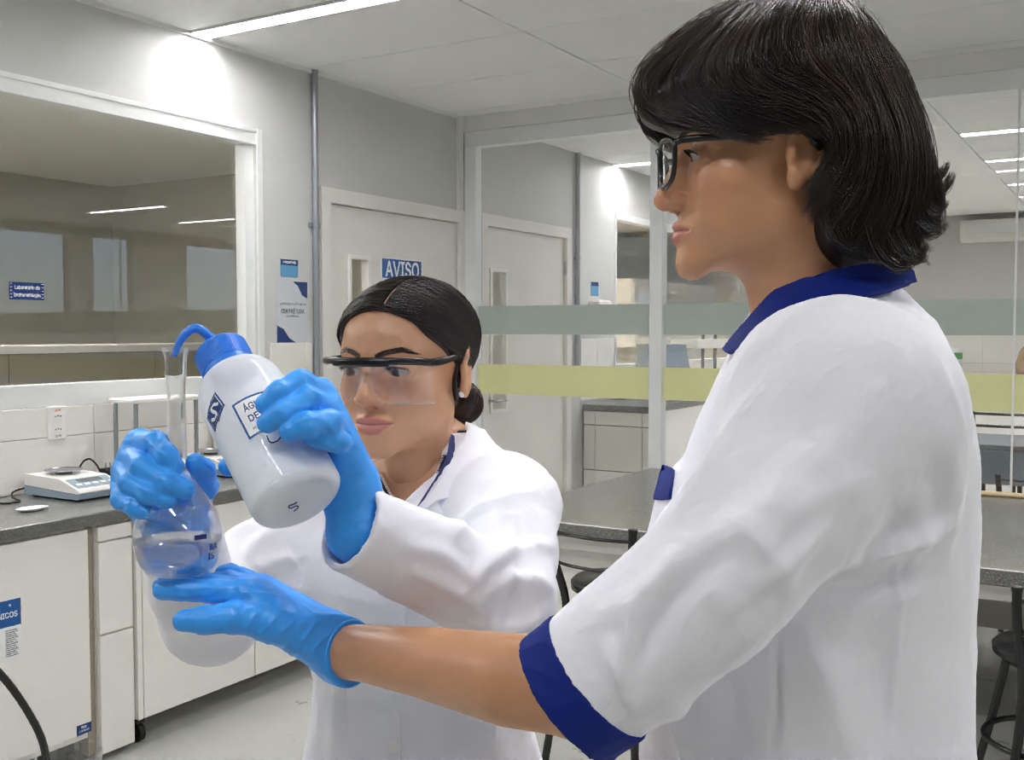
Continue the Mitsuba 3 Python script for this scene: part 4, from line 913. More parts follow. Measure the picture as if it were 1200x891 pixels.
def y_edge(n):
    O = np.array([0, -.01, .03]); bun = np.array([0, -.108, -.042])-O; out = []
    D = rng.normal(0, 1, (n*14, 3)); D /= np.linalg.norm(D, axis=1, keepdims=True); p = on_skull(D, .0058); c = y_face_cut(p.astype(np.float32))
    p = p[(c > .0005) & (c < .012) & (p[:, 1] > -.016)][:n]-O
    for a in p:
        sd = np.sign(a[0]+.013) or 1; an = a/np.linalg.norm(a); bn = bun/np.linalg.norm(bun); t = np.linspace(0, 1, 22)[:, None]
        mid = an*.5+bn*.5+np.array([sd*.55, .05, np.clip(an[2]*.5, -.1, .35)]); mid /= np.linalg.norm(mid)
        q = an*(1-t)**2+mid*2*t*(1-t)+bn*t**2; q /= np.linalg.norm(q, axis=1, keepdims=True); out.append(on_skull(q, .0060+.0016*np.sin(np.pi*t[:, 0])**.5+abs(rng.normal(0, .0006))))
    return np.array(out)
ys = np.vstack([y_strands(2600), y_edge(1500)]); keep = (y_face_cut(ys.reshape(-1, 3)).reshape(ys.shape[:2]) > -.004).all(1); ys = ys[keep]
sm = strands(ys, rng.uniform(.00035, .0006, len(ys)))
add(yh+'__strands', moved(sm, YM), 'hair_shine', True, color=hair_col(np.zeros((len(sm.vertices), 3)), dk, br, np.repeat(rng.uniform(0, 1., len(ys))**2, 22*3)), kind='stuff')
bun = []
for i in range(420):
    th = rng.uniform(0, 2*np.pi); a0 = rng.uniform(0, 2*np.pi); ph = np.linspace(a0, a0+3.6, 20); R_ = .021; r_ = .0145*math.sqrt(rng.uniform(.5, 1)); tw = th+ph*1.3
    bun.append(np.stack([(R_*.75+r_*np.cos(tw))*np.cos(ph)*1.05, -.006+r_*.95*np.sin(tw), (R_*.75+r_*np.cos(tw))*np.sin(ph)], 1)+[-.008, -.117, -.060])
bun = np.array(bun); sm = strands(bun, rng.uniform(.0005, .0009, len(bun)))
bs = nets(lambda P: ell(P, (-.008, -.121, -.060), (.029, .017, .028)), (-.1, -.17, -.1), (.1, -.08, .02), .002)
allb = join(bs, sm)
add(yh+'__bun', moved(allb, YM), 'hair_shine', True, color=np.vstack([np.tile(dk, (len(bs.vertices), 1)), hair_col(np.zeros((len(sm.vertices), 3)), dk, C(78, 56, 44), np.repeat(rng.uniform(0, .9, len(bun))**1.5, 20*3))]), label='low twisted bun')
pt = np.stack([np.full(24, -.013), np.linspace(.074, .0, 24), np.linspace(.078, .118, 24)], 1); O_ = np.array([0, -.01, .03]); pd = pt-O_; pd /= np.linalg.norm(pd, axis=1, keepdims=True)
pt = on_skull(pd, .0064); pl = ribbon(pt-[.0012, 0, 0], pt+[.0012, 0, 0], .0004)
add(yh+'__parting', moved(pl, YM), 'scalp', True, label='pale straight parting')
# earrings
for s in (-1, 1):
    e = np.array([s*.0728, .000, -.034])
    add(yk+'__earring', moved(join(*[trimesh.creation.icosphere(2, r) for r in (.0042,)]), YM @ place(e, [1, 0, 0], [0, 1, 0], [0, 0, 1])), 'stone', True)
    add(yk+'__earring', moved(trimesh.creation.torus(.004, .0009, 20, 8), YM @ place(e+[0, -.009, .004], [0, 0, 1], [0, 1, 0], [1, 0, 0])), 'gold', True)
# goggles
mat('lens_edge', C(176, 172, 168), .2, .6)
scene['clear_gel'] = {'type': 'dielectric', 'int_ior': 1.45}
gk = yk+'__safety_goggles'
xs = np.linspace(-1, 1, 41); gx = .071*np.sin(xs*1.30)/math.sin(1.30); gy = .056+.056*np.cos(xs*1.30)
topz = .0130-.004*np.abs(xs)**3; botz = -.034-.004*np.abs(xs)+.0*xs; nose = np.exp(-(xs/.16)**2); botz = botz+.024*nose
lens = ribbon(np.stack([gx, gy, topz], 1), np.stack([gx*.985, gy-.008, botz], 1), .0006)
V = np.vstack([np.stack([gx*(1-.015*t), gy-.008*t, topz+(botz-topz)*t], 1) for t in np.linspace(0, 1, 6)]); ii, jj = np.meshgrid(np.arange(5), np.arange(40), indexing='ij'); b0 = ii*41+jj
q = np.stack([b0, b0+1, b0+42, b0+41], -1).reshape(-1, 4)
add(gk+'__lens', moved(trimesh.Trimesh(V, np.vstack([q[:, [0, 1, 2]], q[:, [0, 2, 3]]]), process=False), YM), 'clear_pane', True, label='clear wraparound lens')
edge = np.vstack([np.stack([gx, gy, botz], 1)*[.985, 1, 1]-[0, .008, 0]])
add(gk+'__lens_rim', moved(tube(edge, .00045, n=41, k=6, smoothpath=False), YM), 'lens_edge', True) 
bt = np.stack([gx, gy+.002, topz+.001], 1)
add(gk+'__brow_bar', moved(tube(bt, .0042, n=41, k=12, flat=.62, smoothpath=False), YM), 'frame_black', 50)
mid = np.abs(xs) < .42
add(gk+'__brow_bar', moved(tube(bt[mid]+[0, .001, -.0018], .0046, k=12, n=int(mid.sum()), flat=.6, smoothpath=False), YM), 'frame_black', 50)
for s in (-1, 1):
    add(gk+'__temple', moved(tube([(s*.071, .073, .0100), (s*.0735, .055, .010), (s*.0750, .020, .0125), (s*.0755, -.008, .016), (s*.0755, -.018, .012)], [.0046, .0045, .0036, .003, .0025], n=24, k=10, flat=.5, up=[0, 0, 1]), YM), 'frame_black', 50)
nb = tube([(-.013, .094, -.020), (-.008, .1035, -.010), (0, .1075, -.006), (.008, .1035, -.010), (.013, .094, -.020)], .0011, n=16, k=8)
add(gk+'__nose_bridge', moved(nb, YM), 'clear_gel', True)
labels.pop(gk, None)

# ---- tall woman
TF, TX, TU = tilt(*basis(860, 7), 1.0)
TE = at(940, 176, .868); TO = TE-(TX*(-.070)+TF*(-.010)+TU*(-.004))
TM = M4(TF, TX, TU, TO)
sc_ = np.diag([.95, .95, .95, 1.0]); sc_[:3, 3] = .05*np.array([-.03, -.010, -.004]); TMS = TM @ sc_
to = dict(ear=0, wide=1.02, jaw=1.0, nose=.003, nosew=1.0, up=.0, lips=.80, neck=1.0, open=.0040, chin=.0, crown=0, brow_w=1.0, skin=C(188, 138, 102), blush=C(190, 122, 94), lipcol=C(180, 108, 98), brow=C(34, 26, 24))
tk_ = thing('person', 'tall woman with a dark wavy bob in a blue collared white coat', 'person')
CF, CX, CU = basis(950, 4); TL = -CX
TB = at(958, 560, .975); TB[2] = 0
PXM = .975/FOC
def trow(py, x0, x1, b):
    p0, p1 = at(x0, py, .975), at(x1, py, .975); f0, f1 = (p0-TB) @ CF, (p1-TB) @ CF
    return (at(950, py, .975)[2], (f0+f1)/2, (f0-f1)/2, b)
T_ROWS = [trow(340, 902, 1050, .062), trow(358, 886, 1066, .085), trow(380, 872, 1086, .120), trow(404, 860, 1097, .150), trow(440, 842, 1112, .172), trow(480, 824, 1122, .180), trow(540, 800, 1130, .182), trow(565, 778, 1130, .181), trow(590, 767, 1131, .180), trow(640, 756, 1131, .178), trow(700, 750, 1129, .175), trow(800, 750, 1128, .175), trow(900, 748, 1131, .182), (.92, 0, .160, .205), (.72, 0, .170, .215)]
TSL = [at(985, 470, .835), at(935, 560, .806), at(828, 688, .785), at(690, 800, .81), at(655, 828, .816)]
TRL = [.078, .0665, .0580, .0545, .0535]
nCUF = (TSL[4]-TSL[3])/np.linalg.norm(TSL[4]-TSL[3])
CUF = at(668, 820, .814)
def t_torso(P): return torso(P, TB, CF, TL, T_ROWS, 2.2)
def t_coat(P, hollow=True):
    d = t_torso(P)
    ra = TB-TL*.165; ra[2] = at(950, 470, .975)[2]
    d = smin(d, cone(P, ra, ra+CF*.10-np.array([0, 0, .26]), .075, .06), .03)
    d = smin(d, sph(P, TSL[0], .080), .05)
    e = chain(P, TSL, TRL, .0)
    cut = (P-CUF.astype(np.float32)) @ nCUF.astype(np.float32)
    e = np.maximum(e, cut+.004)
    d = smin(d, e, .014)
    return np.maximum(d, -cone(P, TSL[3]-nCUF*.03, TSL[4]+nCUF*.08, .049, .050))
TEL, TWR = at(694, 808, .825), at(403, 764, .997)
def t_body(P):
    d = torso(P, TB, CF, TL, [(z, s, a-.02, b-.02) for z, s, a, b in T_ROWS if z > 1.0]+[(.98, 0, .11, .15), (.86, 0, .11, .16)])
    d = smin(d, chain(P, TSL[:3]+[TEL], [.045, .040, .037, .0385]), .02)
    d = smin(d, chain(P, [TEL, at(600, 797, .858), at(500, 777, .93), at(432, 766, .977), TWR], [.0385, .0375, .0310, .0265, .0255]), .012)
    for s in (-1, 1):
        hip = TB+TL*s*.09; hip[2] = .92; kn = TB+TL*s*.10+CF*.02; kn[2] = .50; an = TB+TL*s*.105-CF*.01; an[2] = .09
        d = smin(d, chain(P, [hip, kn, an], [.088, .056, .040]), .03)
        d = smin(d, cone(P, an-[0, 0, .052], an+CF*.16-[0, 0, .064], .036, .024), .03)
    ra = TB-TL*.165; ra[2] = at(950, 480, .975)[2]
    d = smin(d, chain(P, [ra, ra+CF*.10-np.array([0, 0, .26]), ra+CF*.12-np.array([0, 0, .50]), ra+CF*.13-np.array([0, 0, .60])], [.045, .04, .025, .03]), .02)
    nk = TO-TF*.018-TU*.10; nb = TB-CF*.02; nb[2] = at(950, 352, .975)[2]
    return smin(d, cone(P, nk, nb, .042, .047), .03)
hm = nets(lambda P: head_sdf(P, to), (-.1, -.125, -.19), (.1, .135, .14), .00165)
hcol = head_color(np.asarray(hm.vertices), to)
bm = nets(t_body, *bounds([TB+[-.36, -.36, 0], TB+[.36, .36, 1.5], TWR], .06), .0065)
arm = nets(t_body, *bounds([TEL, TWR], .055), .0035)
bm = bm.submesh([np.where((np.asarray(bm.triangles_center)[:, 2] < at(950, 345, .975)[2]))[0]], append=True, repair=False)
far = (np.asarray(bm.triangles_center)-TEL) @ ((TWR-TEL)/np.linalg.norm(TWR-TEL)); inb = ((np.asarray(bm.triangles_center) > bounds([TEL, TWR], .05)[0]) & (np.asarray(bm.triangles_center) < bounds([TEL, TWR], .05)[1])).all(1)
bm = bm.submesh([np.where(~inb)[0]], append=True, repair=False)
sk = np.array(to['skin']); av = np.asarray(arm.vertices); acol = sk*(.94+.12*meshkit.fbm(av*60, 3, 9))[:, None]
add(tk_+'__body', join(moved(hm, TMS), bm, arm), 'skin', True, color=np.vstack([hcol, np.tile(to['skin'], (len(bm.vertices), 1)), acol]))
for s in (-1, 1):
    m, c = eye_mesh(s, (0, 1, -.28)); add(tk_+'__eye', moved(m, TMS), 'eye_wet', True, color=c); lashes(s, to, TMS, tk_)
brows(to, TMS, tk_, .9)
bb = bounds([TB+[-.36, -.36, .74], TB+[.36, .36, at(950, 330, .975)[2]], TSL[-1]], .07)
tcm = relax(nets(t_coat, *bb, .0030), 4)
TFOLDS = [([(1020, 440), (1000, 500), (960, 560)], .003, .012), ([(900, 450), (850, 520), (800, 600)], .005, .012), ([(960, 520), (880, 610), (800, 660)], .006, .013), ([(1010, 560), (930, 600), (860, 690)], .005, .012), ([(800, 640), (770, 690), (700, 730)], .006, .012),
    ([(860, 640), (790, 700), (740, 790)], -.005, .011), ([(760, 700), (740, 750), (720, 800)], .005, .009), ([(700, 740), (720, 780), (735, 830)], .003, .008), ([(870, 700), (940, 640), (975, 600)], .0045, .010), ([(840, 610), (900, 650), (930, 700)], .003, .010), ([(820, 700), (840, 740), (830, 790)], -.004, .010),
    ([(985, 655), (1040, 640), (1105, 612)], .008, .011), ([(960, 690), (1030, 685), (1098, 640)], -.006, .013), ([(930, 730), (965, 790), (985, 891)], .006, .015), ([(1100, 480), (1110, 560), (1100, 660)], .005, .014), ([(1060, 560), (1075, 640), (1060, 720)], .004, .014), ([(1010, 700), (1030, 780), (1040, 880)], -.004, .018),
    ([(790, 820), (800, 860), (805, 891)], .005, .012), ([(850, 790), (860, 840), (870, 891)], -.004, .014), ([(1050, 600), (1052, 720), (1045, 891)], .0015, .003), ([(909, 730), (912, 820), (910, 891)], -.0028, .0028), ([(1085, 400), (1120, 500), (1122, 600)], .003, .010)]
tcm = folds(tcm, t_coat, TFOLDS, .6, 1.3, .0016, 11)
tkc = add(tk_+'__lab_coat', tcm, 'coat_white', True)
def t_cuff(P):
    c = (P-CUF.astype(np.float32)) @ nCUF.astype(np.float32)
    d = np.maximum(chain(P, TSL[2:], [r+.0022 for r in TRL[2:]]), np.maximum(c-.0012, -c-.0300))
    return np.maximum(d, -cone(P, TSL[3]-nCUF*.04, TSL[4]+nCUF*.08, .0495, .0500))
cfm = wrinkle(relax(nets(t_cuff, *bounds([CUF-nCUF*.03, CUF], .09), .0015), 6), .0012, 30, 77)
add(tkc+'__cuff', cfm, 'royal_blue', True, label='royal blue sleeve cuff')
# collar around the neck
def t_neck(P): return torso(P, TB, CF, TL, T_ROWS+[(at(950, 300, .975)[2], (T_ROWS[0][1]), T_ROWS[0][2]*.93, .060)], 2.2)
cpoly = [(856, 414), (868, 398), (886, 380), (910, 356), (940, 334), (975, 318), (1010, 311), (1036, 311), (1050, 320), (1057, 344), (1040, 351), (985, 368), (930, 391), (885, 408), (860, 418)]
cm_ = patch(t_neck, cpoly, .6, 1.3, lambda q: .006+.010*np.clip((395-q[:, 1])/80, 0, 1), .004)
add(tkc+'__collar', cm_, 'royal_blue', 40, label='royal blue collar')
mr = np.eye(4); mr[:3, :3] -= 2*np.outer(TL, TL); mr[:3, 3] = 2*(TB @ TL)*TL
cm2 = moved(cm_, mr); cm2.invert() if cm2.volume < 0 else None
add(tkc+'__collar', cm2, 'royal_blue', 40, label='royal blue collar')
ip = t_torso
pp = trace(ip, [(790, 566)], .7, 1.2)[0]
add(tkc+'__pocket_trim', patch(t_torso, [(780, 548), (792, 552), (788, 586), (770, 587)], .6, 1.3, .003, .002), 'royal_blue', 40, label='royal blue pocket trim')
# hair
KT = .885/FOC
def hl(px, py, x): return np.array([x, (932-px)*KT-.010, (193-py)*KT])
def t_cap(P):
    d = ell(P, (0, -.014, .042), (.080, .100, .088))
    A = np.maximum(P[:, 2]-(.010+.16*P[:, 1]), -.014-P[:, 1])
    d = smax(d, -A, .008)
    b = ell(P, (0, -.070, -.018), (.083, .046, .080)); b = smin(b, ell(P, (0, -.052, -.060), (.078, .036, .042)), .02)
    fr = ell(P, (-.012, .090, .054), (.052, .034, .022), rot([1, 0, 0], -28))
    return smin(smin(d, b, .02), fr, .03)
cap = nets(t_cap, (-.12, -.16, -.13), (.12, .16, .16), .0026)
th_ = add(tk_+'__hair', moved(cap, TM), 'hair_shine', True, color=np.tile(C(14, 12, 12), (len(cap.vertices), 1)))
GU = [
 [(905, 14, -.010), (850, 28, -.026), (788, 62, -.036), (748, 98, -.034), (752, 128, -.040), (790, 156, -.056), (838, 174, -.072)],
 [(915, 6, -.012), (862, 30, -.036), (806, 72, -.050), (766, 112, -.050), (792, 154, -.062), (842, 176, -.073), (888, 186, -.079)],
 [(925, 2, -.012), (880, 30, -.046), (832, 78, -.066), (812, 118, -.072), (848, 160, -.078), (890, 178, -.083), (920, 172, -.087)],
 [(935, 0, -.012), (900, 34, -.054), (862, 80, -.076), (856, 116, -.082), (890, 146, -.088), (925, 150, -.092), (958, 168, -.092), (968, 215, -.088)],
 [(945, -2, -.012), (915, 36, -.058), (892, 84, -.080), (898, 118, -.087), (932, 140, -.094), (960, 168, -.096), (966, 215, -.094), (945, 248, -.090), (932, 262, -.086)],
 [(958, -2, -.012), (940, 36, -.058), (926, 84, -.081), (940, 122, -.090), (968, 152, -.097), (985, 200, -.098), (975, 245, -.094), (950, 275, -.088), (945, 298, -.084)],
 [(972, 2, -.012), (966, 40, -.056), (966, 88, -.080), (982, 130, -.090), (1002, 175, -.095), (1005, 225, -.094), (992, 270, -.088), (975, 300, -.082), (985, 318, -.078)],
 [(985, 8, -.010), (992, 46, -.050), (1004, 94, -.073), (1020, 140, -.083), (1034, 190, -.086), (1034, 240, -.085), (1024, 285, -.080), (1020, 312, -.074), (1034, 326, -.068)],
 [(996, 16, -.008), (1014, 54, -.040), (1032, 104, -.060), (1046, 152, -.068), (1058, 200, -.070), (1062, 250, -.068), (1056, 292, -.062), (1060, 318, -.054), (1070, 328, -.05)],
 [(1004, 24, -.004), (1030, 66, -.024), (1050, 116, -.040), (1062, 164, -.046), (1074, 208, -.048), (1082, 250, -.046), (1082, 280, -.042), (1092, 296, -.038), (1102, 286, -.035)],
 [(1008, 30, 0), (1038, 76, -.010), (1058, 126, -.020), (1070, 174, -.024), (1080, 212, -.026), (1090, 240, -.026), (1102, 238, -.024), (1112, 214, -.022)],
]
GP = [spline(np.array([hl(*p) for p in g]), 26) for g in GU]
NS = 26
cur, clr, rr_ = [], [], []
ncl = 360
for c in range(ncl):
    g = rng.uniform(0, len(GP)-1.001) if c % 6 else rng.uniform(len(GP)-2.4, len(GP)-1.001); i = int(g); t = g-i; base = GP[i]*(1-t)+GP[i+1]*t
    mir = rng.uniform() < .36
    s = np.linspace(0, 1, NS)[:, None]; lift = rng.uniform(-.007, .0050)
    ctr_ = np.array([0, -.02, .02]); out = base-ctr_; out /= np.linalg.norm(out, axis=1, keepdims=True)
    wav = np.stack([np.zeros(NS), np.sin(s[:, 0]*rng.uniform(5, 9)+rng.uniform(0, 6)), np.cos(s[:, 0]*rng.uniform(5, 9)+rng.uniform(0, 6))], 1)*s*rng.uniform(.0015, .0065)
    big = np.sin(6.2*s[:, 0]+1.1*g+.6)*np.clip(s[:, 0]*2, 0, 1)*.0042; swl = np.sin(11*s[:, 0]+2.3*g)*s[:, 0]*.0045
    wav = wav+out*big[:, None]+np.stack([np.zeros(NS), swl, -swl*.5], 1)
    cb = base+out*lift*(.4+.6*s)+wav; ln_ = rng.uniform(.86, 1.02)
    shade = rng.uniform(0, 1); topness = 1 if rng.uniform() < .28 else 0
    for k in range(22):
        off = rng.normal(0, 1, 3)*[.0028, .0042, .0042]; tipc = 1-.72*s**1.5
        q = cb+off*tipc+rng.normal(0, .0005, 3)
        if ln_ < 1: q = np.stack([np.interp(np.linspace(0, ln_, NS), np.linspace(0, 1, NS), q[:, a]) for a in range(3)], 1)
        if mir: q = q*[-1, 1, 1]
        cur.append(q); clr.append(np.clip(.12+.35*shade*rng.uniform(0, 1)+topness*.5*rng.uniform(.3, 1), 0, 1)); rr_.append(rng.uniform(.00035, .00062))
LK = [[(1058, 150, -.03), (1076, 200, -.032), (1090, 230, -.03), (1106, 226, -.028), (1114, 210, -.026)], [(1052, 190, -.045), (1072, 236, -.046), (1090, 252, -.044), (1104, 243, -.040), (1111, 229, -.038)],
      [(1046, 220, -.055), (1068, 260, -.056), (1086, 270, -.054), (1101, 259, -.05)], [(1036, 240, -.062), (1060, 282, -.062), (1077, 294, -.06), (1094, 285, -.056)],
      [(1026, 266, -.068), (1046, 308, -.066), (1062, 326, -.064), (1076, 308, -.06)], [(1000, 270, -.078), (1016, 312, -.074), (1042, 332, -.07), (1062, 326, -.066)], [(960, 262, -.088), (965, 296, -.084), (985, 318, -.080), (1008, 322, -.078)]]
for lk_i, g_ in enumerate(LK*4):
    b_ = spline(np.array([hl(*p) for p in g_]), NS)+rng.normal(0, .003, 3); s = np.linspace(0, 1, NS)[:, None]; sh = rng.uniform(.1, .5)
    if lk_i >= 21: b_ = b_*[-1, 1, 1]
    for k in range(26):
        cur.append(b_+rng.normal(0, 1, 3)*[.003, .0038, .0038]*(1-.75*s**1.3)+rng.normal(0, .0004, 3)); clr.append(sh*rng.uniform(.3, 1)); rr_.append(rng.uniform(.00035, .0006))
for c in range(130):   # flyaways
    g = rng.uniform(0, len(GP)-1.001); i = int(g); t = g-i; base = GP[i]*(1-t)+GP[i+1]*t; out = base-np.array([0, -.02, .02]); out /= np.linalg.norm(out, axis=1, keepdims=True)
    s = np.linspace(0, 1, NS)[:, None]; cur.append(base+out*(rng.uniform(.004, .011)*np.sin(np.pi*s*rng.uniform(.6, 1.2)))+rng.normal(0, .002, 3)); clr.append(rng.uniform(.2, 1)); rr_.append(.00022)
cur = np.array(cur); sm = strands(cur, rr_)
f = np.repeat(np.array(clr), NS*3)*np.tile(np.repeat(np.interp(np.linspace(0, 1, NS), [0, .3, .6, 1], [1.0, .7, .5, .45]), 3), len(cur))
add(th_+'__strands', moved(sm, TM), 'hair_shine', True, color=hair_col(np.zeros((len(sm.vertices), 3)), C(15, 12, 12), C(104, 76, 56), f**1.5), kind='stuff')
# glasses
gk = tk_+'__glasses'
def rimcurve(s):
    P_ = [(.0095, .015), (.020, .0185), (.040, .0185), (.0535, .014), (.055, .000), (.051, -.016), (.040, -.0225), (.022, -.0225), (.012, -.015), (.0085, .0)]
    Q = spline(np.array(P_+[P_[0]]), 60); x, z = Q[:, 0], Q[:, 1]-.004
    return np.stack([s*x, .1085-.012*((x-.01)/.05)**2-.10*(z*-.1), z], 1)
for s in (-1, 1):
    rc = rimcurve(s); add(gk+'__rim', moved(tube(rc, .0024, n=60, k=10, flat=1.0, smoothpath=False), TMS), 'frame_black', 50)
    c0 = rc.mean(0); fan = np.vstack([rc[:-1], c0]); n_ = len(rc)-1
    add(gk+'__lens', moved(trimesh.Trimesh(fan, [[i, (i+1) % n_, n_] for i in range(n_)], process=False), TMS), 'clear_pane', True)
    add(gk+'__temple', moved(tube([(s*.054, .0985, .009), (s*.060, .094, .010), (s*.070, .06, .010), (s*.0735, .02, .011), (s*.0745, -.005, .013), (s*.074, -.022, .002)], [.003, .0034, .003, .0026, .0024, .002], n=24, k=10, flat=.6), TMS), 'frame_black', 50)
add(gk+'__bridge', moved(tube([(-.0095, .1085, .008), (0, .111, .0115), (.0095, .1085, .008)], .0022, n=10, k=10), TMS), 'frame_black', 50)

# ---------------------------------------------------------------- flask, wash bottle
scene['flask_glass'] = {'type': 'dielectric', 'int_ior': 1.47}
scene['water_body'] = {'type': 'dielectric', 'int_ior': 1.333}
fc = at(209, 640, .97); zb = at(209, 677.5, .955)[2]; zt = at(207, 407, .97)[2]
fkk = thing('volumetric_flask', 'clear long necked volumetric flask half full of water, held between the gloved hands', 'flask')
RB = .0405; zc = zb+.0385
outp = [(.0, zb+.0022), (.018, zb+.0008), (.024, zb), (.031, zb+.0045), (.0372, zb+.0165), (.0400, zb+.029), (.0404, zb+.037), (.0392, zb+.046), (.0352, zb+.057), (.0290, zb+.068), (.0222, zb+.078), (.0160, zb+.088), (.0118, zb+.098), (.0098, zb+.108), (.0092, zb+.120), (.0091, zt-.030), (.0094, zt-.0285), (.0098, zt-.026), (.0102, zt-.008), (.0116, zt-.0035), (.0120, zt-.0012), (.0112, zt)]
po = spline(np.array(outp), 90); po[:, 0] = np.maximum(po[:, 0], 0); po[0, 0] = 0
def inner(p, t):
    tg = np.gradient(p, axis=0); n = np.stack([-tg[:, 1], tg[:, 0]], 1); n /= np.linalg.norm(n, axis=1, keepdims=True); q = p+n*t; q[:, 0] = np.maximum(q[:, 0], 0); q[0, 0] = 0; return q
pi_ = inner(po, .0010); pi_[-1] = [po[-1, 0]-.0016, zt]
prof = np.vstack([po, pi_[::-1]])
ks = int(np.searchsorted(po[8:, 1], zb+.100))+8
scene['thin_glass'] = {'type': 'thindielectric', 'int_ior': 1.6}
add(fkk+'__bulb', join(lathe(po[:ks+1], 72, (fc[0], fc[1], 0)), lathe(pi_[:ks+1], 72, (fc[0], fc[1], 0))), 'thin_glass', smooth=60)
add(fkk+'__neck', lathe(np.vstack([po[ks:], pi_[ks:][::-1], po[ks:ks+1]]), 72, (fc[0], fc[1], 0)), 'flask_glass', smooth=60)
zl = at(209, 632, .97)[2]
pw = inner(po, .00125); pw = pw[pw[:, 1] < zl]; pw = np.vstack([pw, [pw[-1, 0]+.0002, zl], [0, zl]])
wk_ = add('flask_water', lathe(pw, 72, (fc[0], fc[1], 0)), 'water_body', smooth=50, label='clear water filling the lower half of the flask', cat='water')
def on_cyl(c, ax, e1, e2, R, ang0, z0, m, off=.0003):
    "wraps a flat mesh (x along the girth, y along the axis, z outwards) round an axis"
    V = np.asarray(m.vertices); a = ang0+V[:, 0]/R; r = R+off+V[:, 2]
    W = c+ax*(z0+V[:, 1])[:, None]+(r*np.cos(a))[:, None]*e1+(r*np.sin(a))[:, None]*e2
    return trimesh.Trimesh(W, m.faces, process=False)
def fine(m, e):
    v, f = trimesh.remesh.subdivide_to_size(m.vertices, m.faces, e, max_iter=8); return trimesh.Trimesh(v, f, process=False)
tocam = (CAM-fc)*[1, 1, 0]; tocam /= np.linalg.norm(tocam); tor = np.cross([0, 0, 1.0], tocam)
def at_z(z): return np.interp(z, po[8:, 1], po[8:, 0])
zz = at(230, 630, .94)[2]
add(fkk+'__mark', on_cyl(np.array([fc[0], fc[1], 0]), np.array([0, 0, 1.0]), tocam, tor, at_z(zz), .34, zz-.0022, fine(box(0, .012, 0, .0044, 0, .0004), .003)), 'lanyard_blue')
zz = at(240, 645, .94)[2]
add(fkk+'__lettering', join(on_cyl(np.array([fc[0], fc[1], 0]), np.array([0, 0, 1.0]), tocam, tor, at_z(zz), .72, zz-.002, fine(meshkit.text_mesh('BA', .0056, .0003, True), .003)),
    on_cyl(np.array([fc[0], fc[1], 0]), np.array([0, 0, 1.0]), tocam, tor, at_z(zz-.009), .72, zz-.011, fine(meshkit.text_mesh('IS', .0056, .0003, True), .003))), 'lanyard_blue')

scene['ldpe'] = {'type': 'blendbsdf', 'weight': .72, 'a': {'type': 'thindielectric', 'int_ior': 1.5}, 'b': {'type': 'principledthin', 'base_color': RGB(C(250, 252, 254)), 'roughness': .2, 'diff_trans': .5, 'spec_trans': 0.0, 'eta': 1.5}}
mat('milky_water', C(214, 226, 236), .5, .3)
wbk = thing('wash_bottle', 'translucent squeeze wash bottle with a blue cap and spout, tipped over the flask', 'bottle')
B0 = at(352, 590, .893); B1 = at(256, 408, .985)
ax = (B1-B0); LBT = np.linalg.norm(ax); ax /= LBT
e1 = (CAM-(B0+B1)/2); e1 -= (e1 @ ax)*ax; e1 /= np.linalg.norm(e1); e2 = np.cross(ax, e1)
# turn so that the girth angle grows to the photo's right
if e2 @ RT < 0: e2 = -e2
R_ = .0405
BMX = place(B0, e1, np.cross(ax, e1), ax)
Hb = LBT-.034
bprof = [(0, .003), (.026, .002), (.0335, .0), (.0385, .002), (R_, .008), (R_, Hb-.030), (R_-.002, Hb-.020), (R_-.008, Hb-.010), (.0255, Hb-.003), (.0215, Hb), (.0205, Hb+.004)]
bp = np.vstack([[(0, .003), (.026, .002), (.031, .0005)], [(.031+.0095*math.sin(a), .0100-.0095*math.cos(a)) for a in np.linspace(.1, 1.57, 8)], [(R_, z) for z in np.linspace(.02, Hb-.036, 10)],
    [(.0215+(R_-.0215)*math.cos(a)**.85, Hb-.034+.032*math.sin(a)) for a in np.linspace(.08, 1.50, 16)], [(.0205, Hb+.004)]])
add(wbk+'__body', moved(lathe(bp, 72), BMX), 'ldpe', smooth=40)
wl_ = [(0, .0035), (.033, .003), (.0385, .008), (R_-.0016, .012), (R_-.0016, Hb*.62), (0, Hb*.62)]
add(wbk+'__liquid', moved(lathe(wl_, 64), BMX), 'milky_water', smooth=40, label='liquid filling the lower part')
cap_p = [(0, Hb+.0325), (.012, Hb+.0325), (.0225, Hb+.031), (.0240, Hb+.029), (.0246, Hb+.005), (.0255, Hb+.003), (.0255, Hb-.0015), (.022, Hb-.002)]
mat('cap_blue', C(36, 118, 214), .35, .5)
ckk = add(wbk+'__cap', moved(lathe(cap_p, 64), BMX), 'cap_blue', smooth=35)
rb_ = box(-.0006, .0006, -.0007, .0007, Hb+.006, Hb+.028)
add(ckk+'__ribs', moved(join(*[moved(rb_, trimesh.transformations.rotation_matrix(2*np.pi*k/64, [0, 0, 1]) @ trimesh.transformations.translation_matrix([.0246, 0, 0])) for k in range(64)]), BMX), 'cap_blue', kind='stuff')
ct_ = B0+ax*(Hb+.0325)
sp = [ct_-ax*.004, ct_+ax*.010, at(243, 393, .982), at(231, 385, .979), at(219, 390, .975), at(210, 402, .972), at(204, 418, .970)]
add(wbk+'__spout', tube(sp, [.0050, .0046, .0044, .0042, .0040, .0034, .0026], n=50, k=14), 'cap_blue', smooth=True, label='curved blue spout tube')
def blab(m, a, z): return on_cyl(B0, ax, e1, e2, R_, a, z, fine(m, .004))
